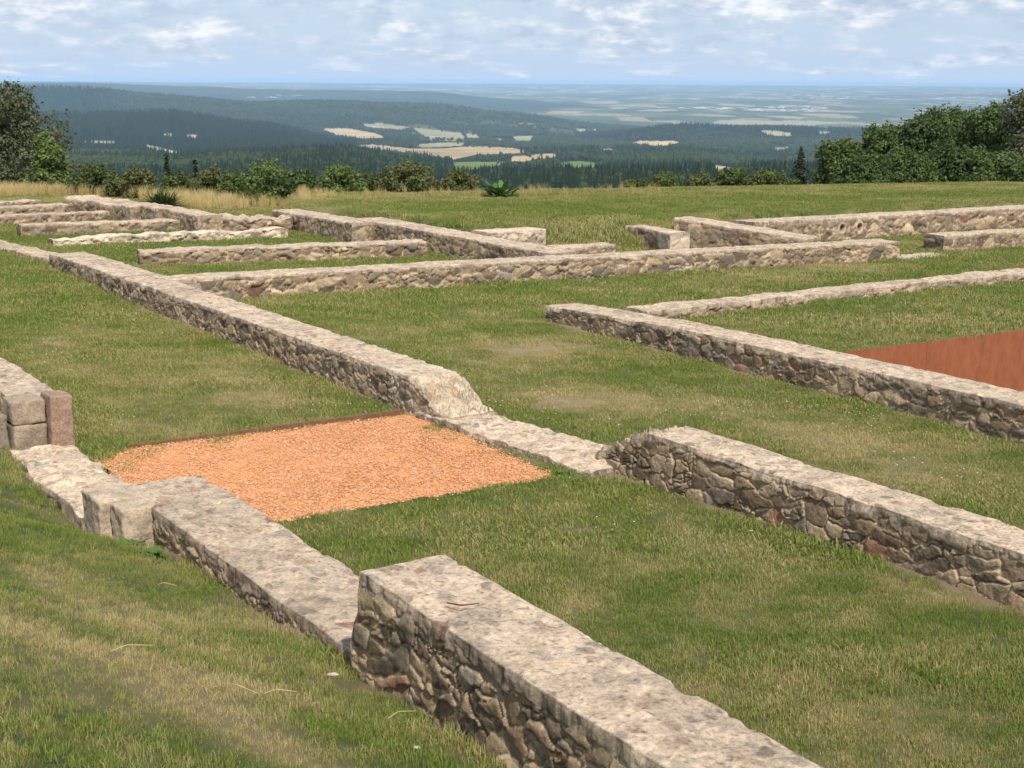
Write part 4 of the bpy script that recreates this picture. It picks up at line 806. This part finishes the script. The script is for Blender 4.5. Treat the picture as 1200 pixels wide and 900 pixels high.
def spruce(name, seed):
    r = np.random.default_rng(seed); V, Q = [], []; nl = 7; ns = 9
    for i in range(nl):
        z0, z1 = 1 + 17 * i / nl, 1 + 17 * i / nl + 5.0; rr = 3.4 * (1 - i / nl) ** .8 + .25; o = len(V)
        for j in range(ns): a = 6.283 * (j + r.uniform(-.2, .2)) / ns; q = rr * r.uniform(.7, 1.15); V.append((q * math.cos(a), q * math.sin(a), z0 + r.uniform(-.5, .5)))
        for j in range(ns): a = 6.283 * j / ns; V.append((.12 * math.cos(a), .12 * math.sin(a), min(z1, 20)))
        for j in range(ns): Q.append((o + j, o + (j + 1) % ns, o + ns + (j + 1) % ns, o + ns + j))
    return mk(name, V, Q, MF1)
def broad(name, seed):
    r = np.random.default_rng(seed); V, Q = [], []
    for L_ in range(6):
        cx, cy, cz, rr = (r.normal(0, 1.7), r.normal(0, 1.7), r.uniform(6, 12), r.uniform(2.4, 3.8)); o = len(V); nu, nv = 8, 6
        for i in range(nv):
            for j in range(nu): t, p = math.pi * i / (nv - 1), 6.283 * j / nu; q = rr * r.uniform(.75, 1.15); V.append((cx + q * math.sin(t) * math.cos(p), cy + q * math.sin(t) * math.sin(p), cz + q * .9 * math.cos(t)))
        Q += [(o + i * nu + j, o + (i + 1) * nu + j, o + (i + 1) * nu + (j + 1) % nu, o + i * nu + (j + 1) % nu) for i in range(nv - 1) for j in range(nu)]
    return mk(name, V, Q, MF2)
protos = [spruce('fa%d' % k, 80 + k) for k in range(3)] + [broad('fb%d' % k, 90 + k) for k in range(3)]
FX = []
for ra, rb_, sp in ((900, 2400, 9.5), (2400, 3600, 12), (3600, 5600, 15), (5600, 7600, 21), (7600, 9400, 30)):
    n = int(.5 * (rb_ ** 2 - ra ** 2) * R(50) / sp ** 2); r = np.sqrt(rng.uniform(ra ** 2, rb_ ** 2, n)); t = rng.uniform(-R(25), R(25), n); FX.append(np.stack([t, r, np.full(n, sp)], 1))
FX = np.concatenate(FX); az, r, sp = FX.T; x, y = r * np.sin(az), r * np.cos(az); z = terrain_z(az, r)
iu = np.clip(np.round(np.interp(az, TA, np.arange(len(TA)))).astype(int), 0, len(TA) - 1); il = np.clip(np.round((np.log(r) - lr[0]) / .0085).astype(int), 0, len(lr) - 1)
dz = np.stack([x, y, z - H], -1); w_ = dz @ FW; vu = 600 + F * (dz @ RT) / w_; vv = 450 - F * (dz @ UP) / w_
con = sstep(-.15, .15, fbm(x / 500, y / 500, seed=750, o=3) + .10 - .00006 * (r - 1500)) ; near = r < 1800; con = np.where(near, np.maximum(con, .7), con)
cloud_sh_tree = cloud_sh[iu, il]; con = np.maximum(con * .75, cloud_sh_tree)  # cloud-shadow zones get only dark spruce, so the trees carry the painted shade
k = ((FW_MASK[iu, il] < .5) | (rng.uniform(size=len(r)) < .02)) & (vv < 240)
# low scrub, no tall trees, just in front of the open fields
FM = np.zeros((1400, 300), bool)
for r_a, r_b, c_, P_ in FIELDS:
    gu_, gv_ = np.meshgrid(np.arange(1400) - 100 + .5, np.arange(300) + .5, indexing='ij'); FM |= inpoly(gu_, gv_, P_)
cs_ = np.concatenate([np.zeros((1400, 1)), np.cumsum(FM, 1)], 1); hp = 19 * F / r
ui = np.clip((vu + 100).astype(int), 0, 1399); v1 = np.clip(vv, 0, 299).astype(int); v0 = np.clip(vv - hp, 0, 299).astype(int)
k &= (cs_[ui, v1] - cs_[ui, v0]) < .34 * hp
clear = fbm(x / 220, y / 220, seed=760, o=3) > .40; k &= ~(clear & (r > 2400))
x, y, z, r, sp, con, cloud_sh_tree = (q[k] for q in (x, y, z, r, sp, con, cloud_sh_tree)); n = len(x); ico = rng.uniform(size=n) < con
print('forest trees', n)
sc = rng.uniform(.65, 1.2, n) * np.where(ico, 1.0, 1.0) * np.interp(sp, [9, 30], [.95, 1.5])
scatter('forest', np.stack([x, y, z - 1], 1), rng.uniform(0, 6.28, n), sc, np.where(ico, rng.integers(0, 3, n), 3 + rng.integers(0, 3, n)), np.clip(.06 + .55 * fbm(x / 300, y / 300, seed=770, o=3) + .15 * rng.uniform(size=n), 0, 1) * (1 - cloud_sh_tree) * np.interp(r, [1500, 3000], [.3, 1]), protos)  # lighter crown tint left out inside the painted cloud shadows

# ================================================================== air, sky, sun, camera
bpy.ops.mesh.primitive_cube_add(size=1); hz = bpy.context.object; hz.name = 'haze'; hz['kind'] = 'stuff'
for c_ in list(hz.users_collection):
    if c_ is not C: c_.objects.unlink(hz)
if hz.name not in C.objects: C.objects.link(hz)
ztop = 16.0; zbot = float(tz.min()) - 8; hz.scale = (2 * 66000, 64000, ztop - zbot); hz.location = (0, 64000 / 2 - 1200, (ztop + zbot) / 2)
m = bpy.data.materials.new('haze_air'); m.use_nodes = True; t = m.node_tree; t.nodes.clear(); o = t.nodes.new('ShaderNodeOutputMaterial'); pv_ = t.nodes.new('ShaderNodeVolumePrincipled')
pv_.inputs['Color'].default_value = HAZE_C; pv_.inputs['Density'].default_value = HAZE_D; pv_.inputs['Anisotropy'].default_value = -.3; lk(t, pv_.outputs[0], o.inputs['Volume']); hz.data.materials.append(m)
SUN_AZ, SUN_EL = R(160), R(50)
W = bpy.data.worlds.new('World'); bpy.context.scene.world = W; W.use_nodes = True; t = W.node_tree; t.nodes.clear()
ow = nd(t, 'ShaderNodeOutputWorld'); bg = nd(t, 'ShaderNodeBackground'); sk = nd(t, 'ShaderNodeTexSky'); sk.sky_type = 'NISHITA'; sk.sun_disc = False; sk.sun_elevation = SUN_EL; sk.sun_rotation = SUN_AZ; sk.altitude = 800; sk.air_density = 1.0; sk.dust_density = .6; sk.ozone_density = 1.5
tc = nd(t, 'ShaderNodeTexCoord'); sp_ = nd(t, 'ShaderNodeSeparateXYZ'); lk(t, tc.outputs['Generated'], sp_.inputs[0])
def mth(op, a, b=None, c=None, cl=False):
    n = nd(t, 'ShaderNodeMath', operation=op, use_clamp=cl)
    for s, v in zip(n.inputs, (a, b, c)):
        if v is None: continue
        if isinstance(v, (int, float)): s.default_value = v
        else: lk(t, v, s)
    return n.outputs[0]
# cloud deck seen edge-on: stretch the vertical so that the layers close up towards the horizon
az_ = mth('ARCTAN2', sp_.outputs[0], sp_.outputs[1]); el_ = mth('MAXIMUM', sp_.outputs[2], 0.0)
ev = mth('POWER', mth('ADD', el_, .004), .62)
cv = nd(t, 'ShaderNodeCombineXYZ'); lk(t, mth('MULTIPLY', az_, 21.0), cv.inputs[0]); lk(t, mth('MULTIPLY', ev, 27.0), cv.inputs[1])
nA = noise(t, 1.0, 7, .58, cv.outputs[0]); nA.inputs['Distortion'].default_value = .25
cv2 = nd(t, 'ShaderNodeCombineXYZ'); lk(t, mth('MULTIPLY', az_, 9.0), cv2.inputs[0]); lk(t, mth('MULTIPLY', ev, 14.0), cv2.inputs[1]); cv2.inputs[2].default_value = 3.7; nB = noise(t, 1.0, 5, .55, cv2.outputs[0])
cv3 = nd(t, 'ShaderNodeCombineXYZ'); lk(t, mth('MULTIPLY', az_, 52.0), cv3.inputs[0]); lk(t, mth('MULTIPLY', ev, 62.0), cv3.inputs[1]); cv3.inputs[2].default_value = 1.3; nC = noise(t, 1.0, 6, .6, cv3.outputs[0])
hzn = mth('SUBTRACT', 1.0, mth('MULTIPLY', el_, 6.0, cl=True))          # pale blue air near the horizon, Nishita higher up
low = mix(t, mth('MULTIPLY', el_, 22.0, cl=True), SKY_H0, SKY_H1)
upv = nd(t, 'ShaderNodeCombineXYZ'); lk(t, sp_.outputs[0], upv.inputs[0]); lk(t, sp_.outputs[1], upv.inputs[1]); lk(t, mth('MAXIMUM', sp_.outputs[2], .02), upv.inputs[2]); lk(t, upv.outputs[0], sk.inputs[0])
base = mix(t, hzn, sk.outputs[0], low)
dn = mth('ADD', mth('MULTIPLY_ADD', nA.outputs[0], .62, mth('MULTIPLY', nB.outputs[0], .55)), mth('MULTIPLY', el_, CLOUD_K))
rc = ramp(t, dn, [(.0, (0, 0, 0)), (.60, (0, 0, 0)), (.80, (1, 1, 1))])
rw = ramp(t, mth('ADD', mth('MULTIPLY', nC.outputs[0], .62), mth('MULTIPLY', nA.outputs[0], .45)), [(.44, (SKY_C0)), (.54, (SKY_C1)), (.66, (SKY_C2))])
cloud = mix(t, mth('MULTIPLY', rc.outputs[0], .92), base, rw.outputs[0])
lk(t, cloud, bg.inputs[0]); bg.inputs[1].default_value = SKY_S; lk(t, bg.outputs[0], ow.inputs[0])
sd = bpy.data.lights.new('sun', 'SUN'); sd.energy = SUN_S; sd.angle = R(.53); sd.color = (1, .93, .82); so_ = bpy.data.objects.new('sun', sd); C.objects.link(so_)
import mathutils
sv = mathutils.Vector((math.sin(SUN_AZ) * math.cos(SUN_EL), math.cos(SUN_AZ) * math.cos(SUN_EL), math.sin(SUN_EL))); so_.rotation_euler = sv.to_track_quat('Z', 'Y').to_euler(); so_.location = (0, 0, 12)
cd = bpy.data.cameras.new('camera'); cam = bpy.data.objects.new('camera', cd); C.objects.link(cam); cd.sensor_fit = 'HORIZONTAL'; cd.sensor_width = 36; cd.lens = 36 * F / 1200; cd.clip_start = .1; cd.clip_end = 120000
mt = mathutils.Matrix(((RT[0], UP[0], -FW[0], 0), (RT[1], UP[1], -FW[1], 0), (RT[2], UP[2], -FW[2], H), (0, 0, 0, 1))); cam.matrix_world = mt
sc_ = bpy.context.scene; sc_.camera = cam; sc_.render.engine = 'CYCLES'; vs = sc_.view_settings; vs.view_transform = 'Standard'; vs.look = 'None'; vs.exposure = EXPO; vs.gamma = 1; vs.use_curve_mapping = False
sc_.cycles.max_bounces = 5; sc_.cycles.diffuse_bounces = 2; sc_.cycles.glossy_bounces = 1; sc_.cycles.transmission_bounces = 2; sc_.cycles.volume_bounces = 0; sc_.cycles.transparent_max_bounces = 4; sc_.cycles.use_denoising = True
try: sc_.cycles.denoiser = 'OPENIMAGEDENOISE'
except Exception: pass
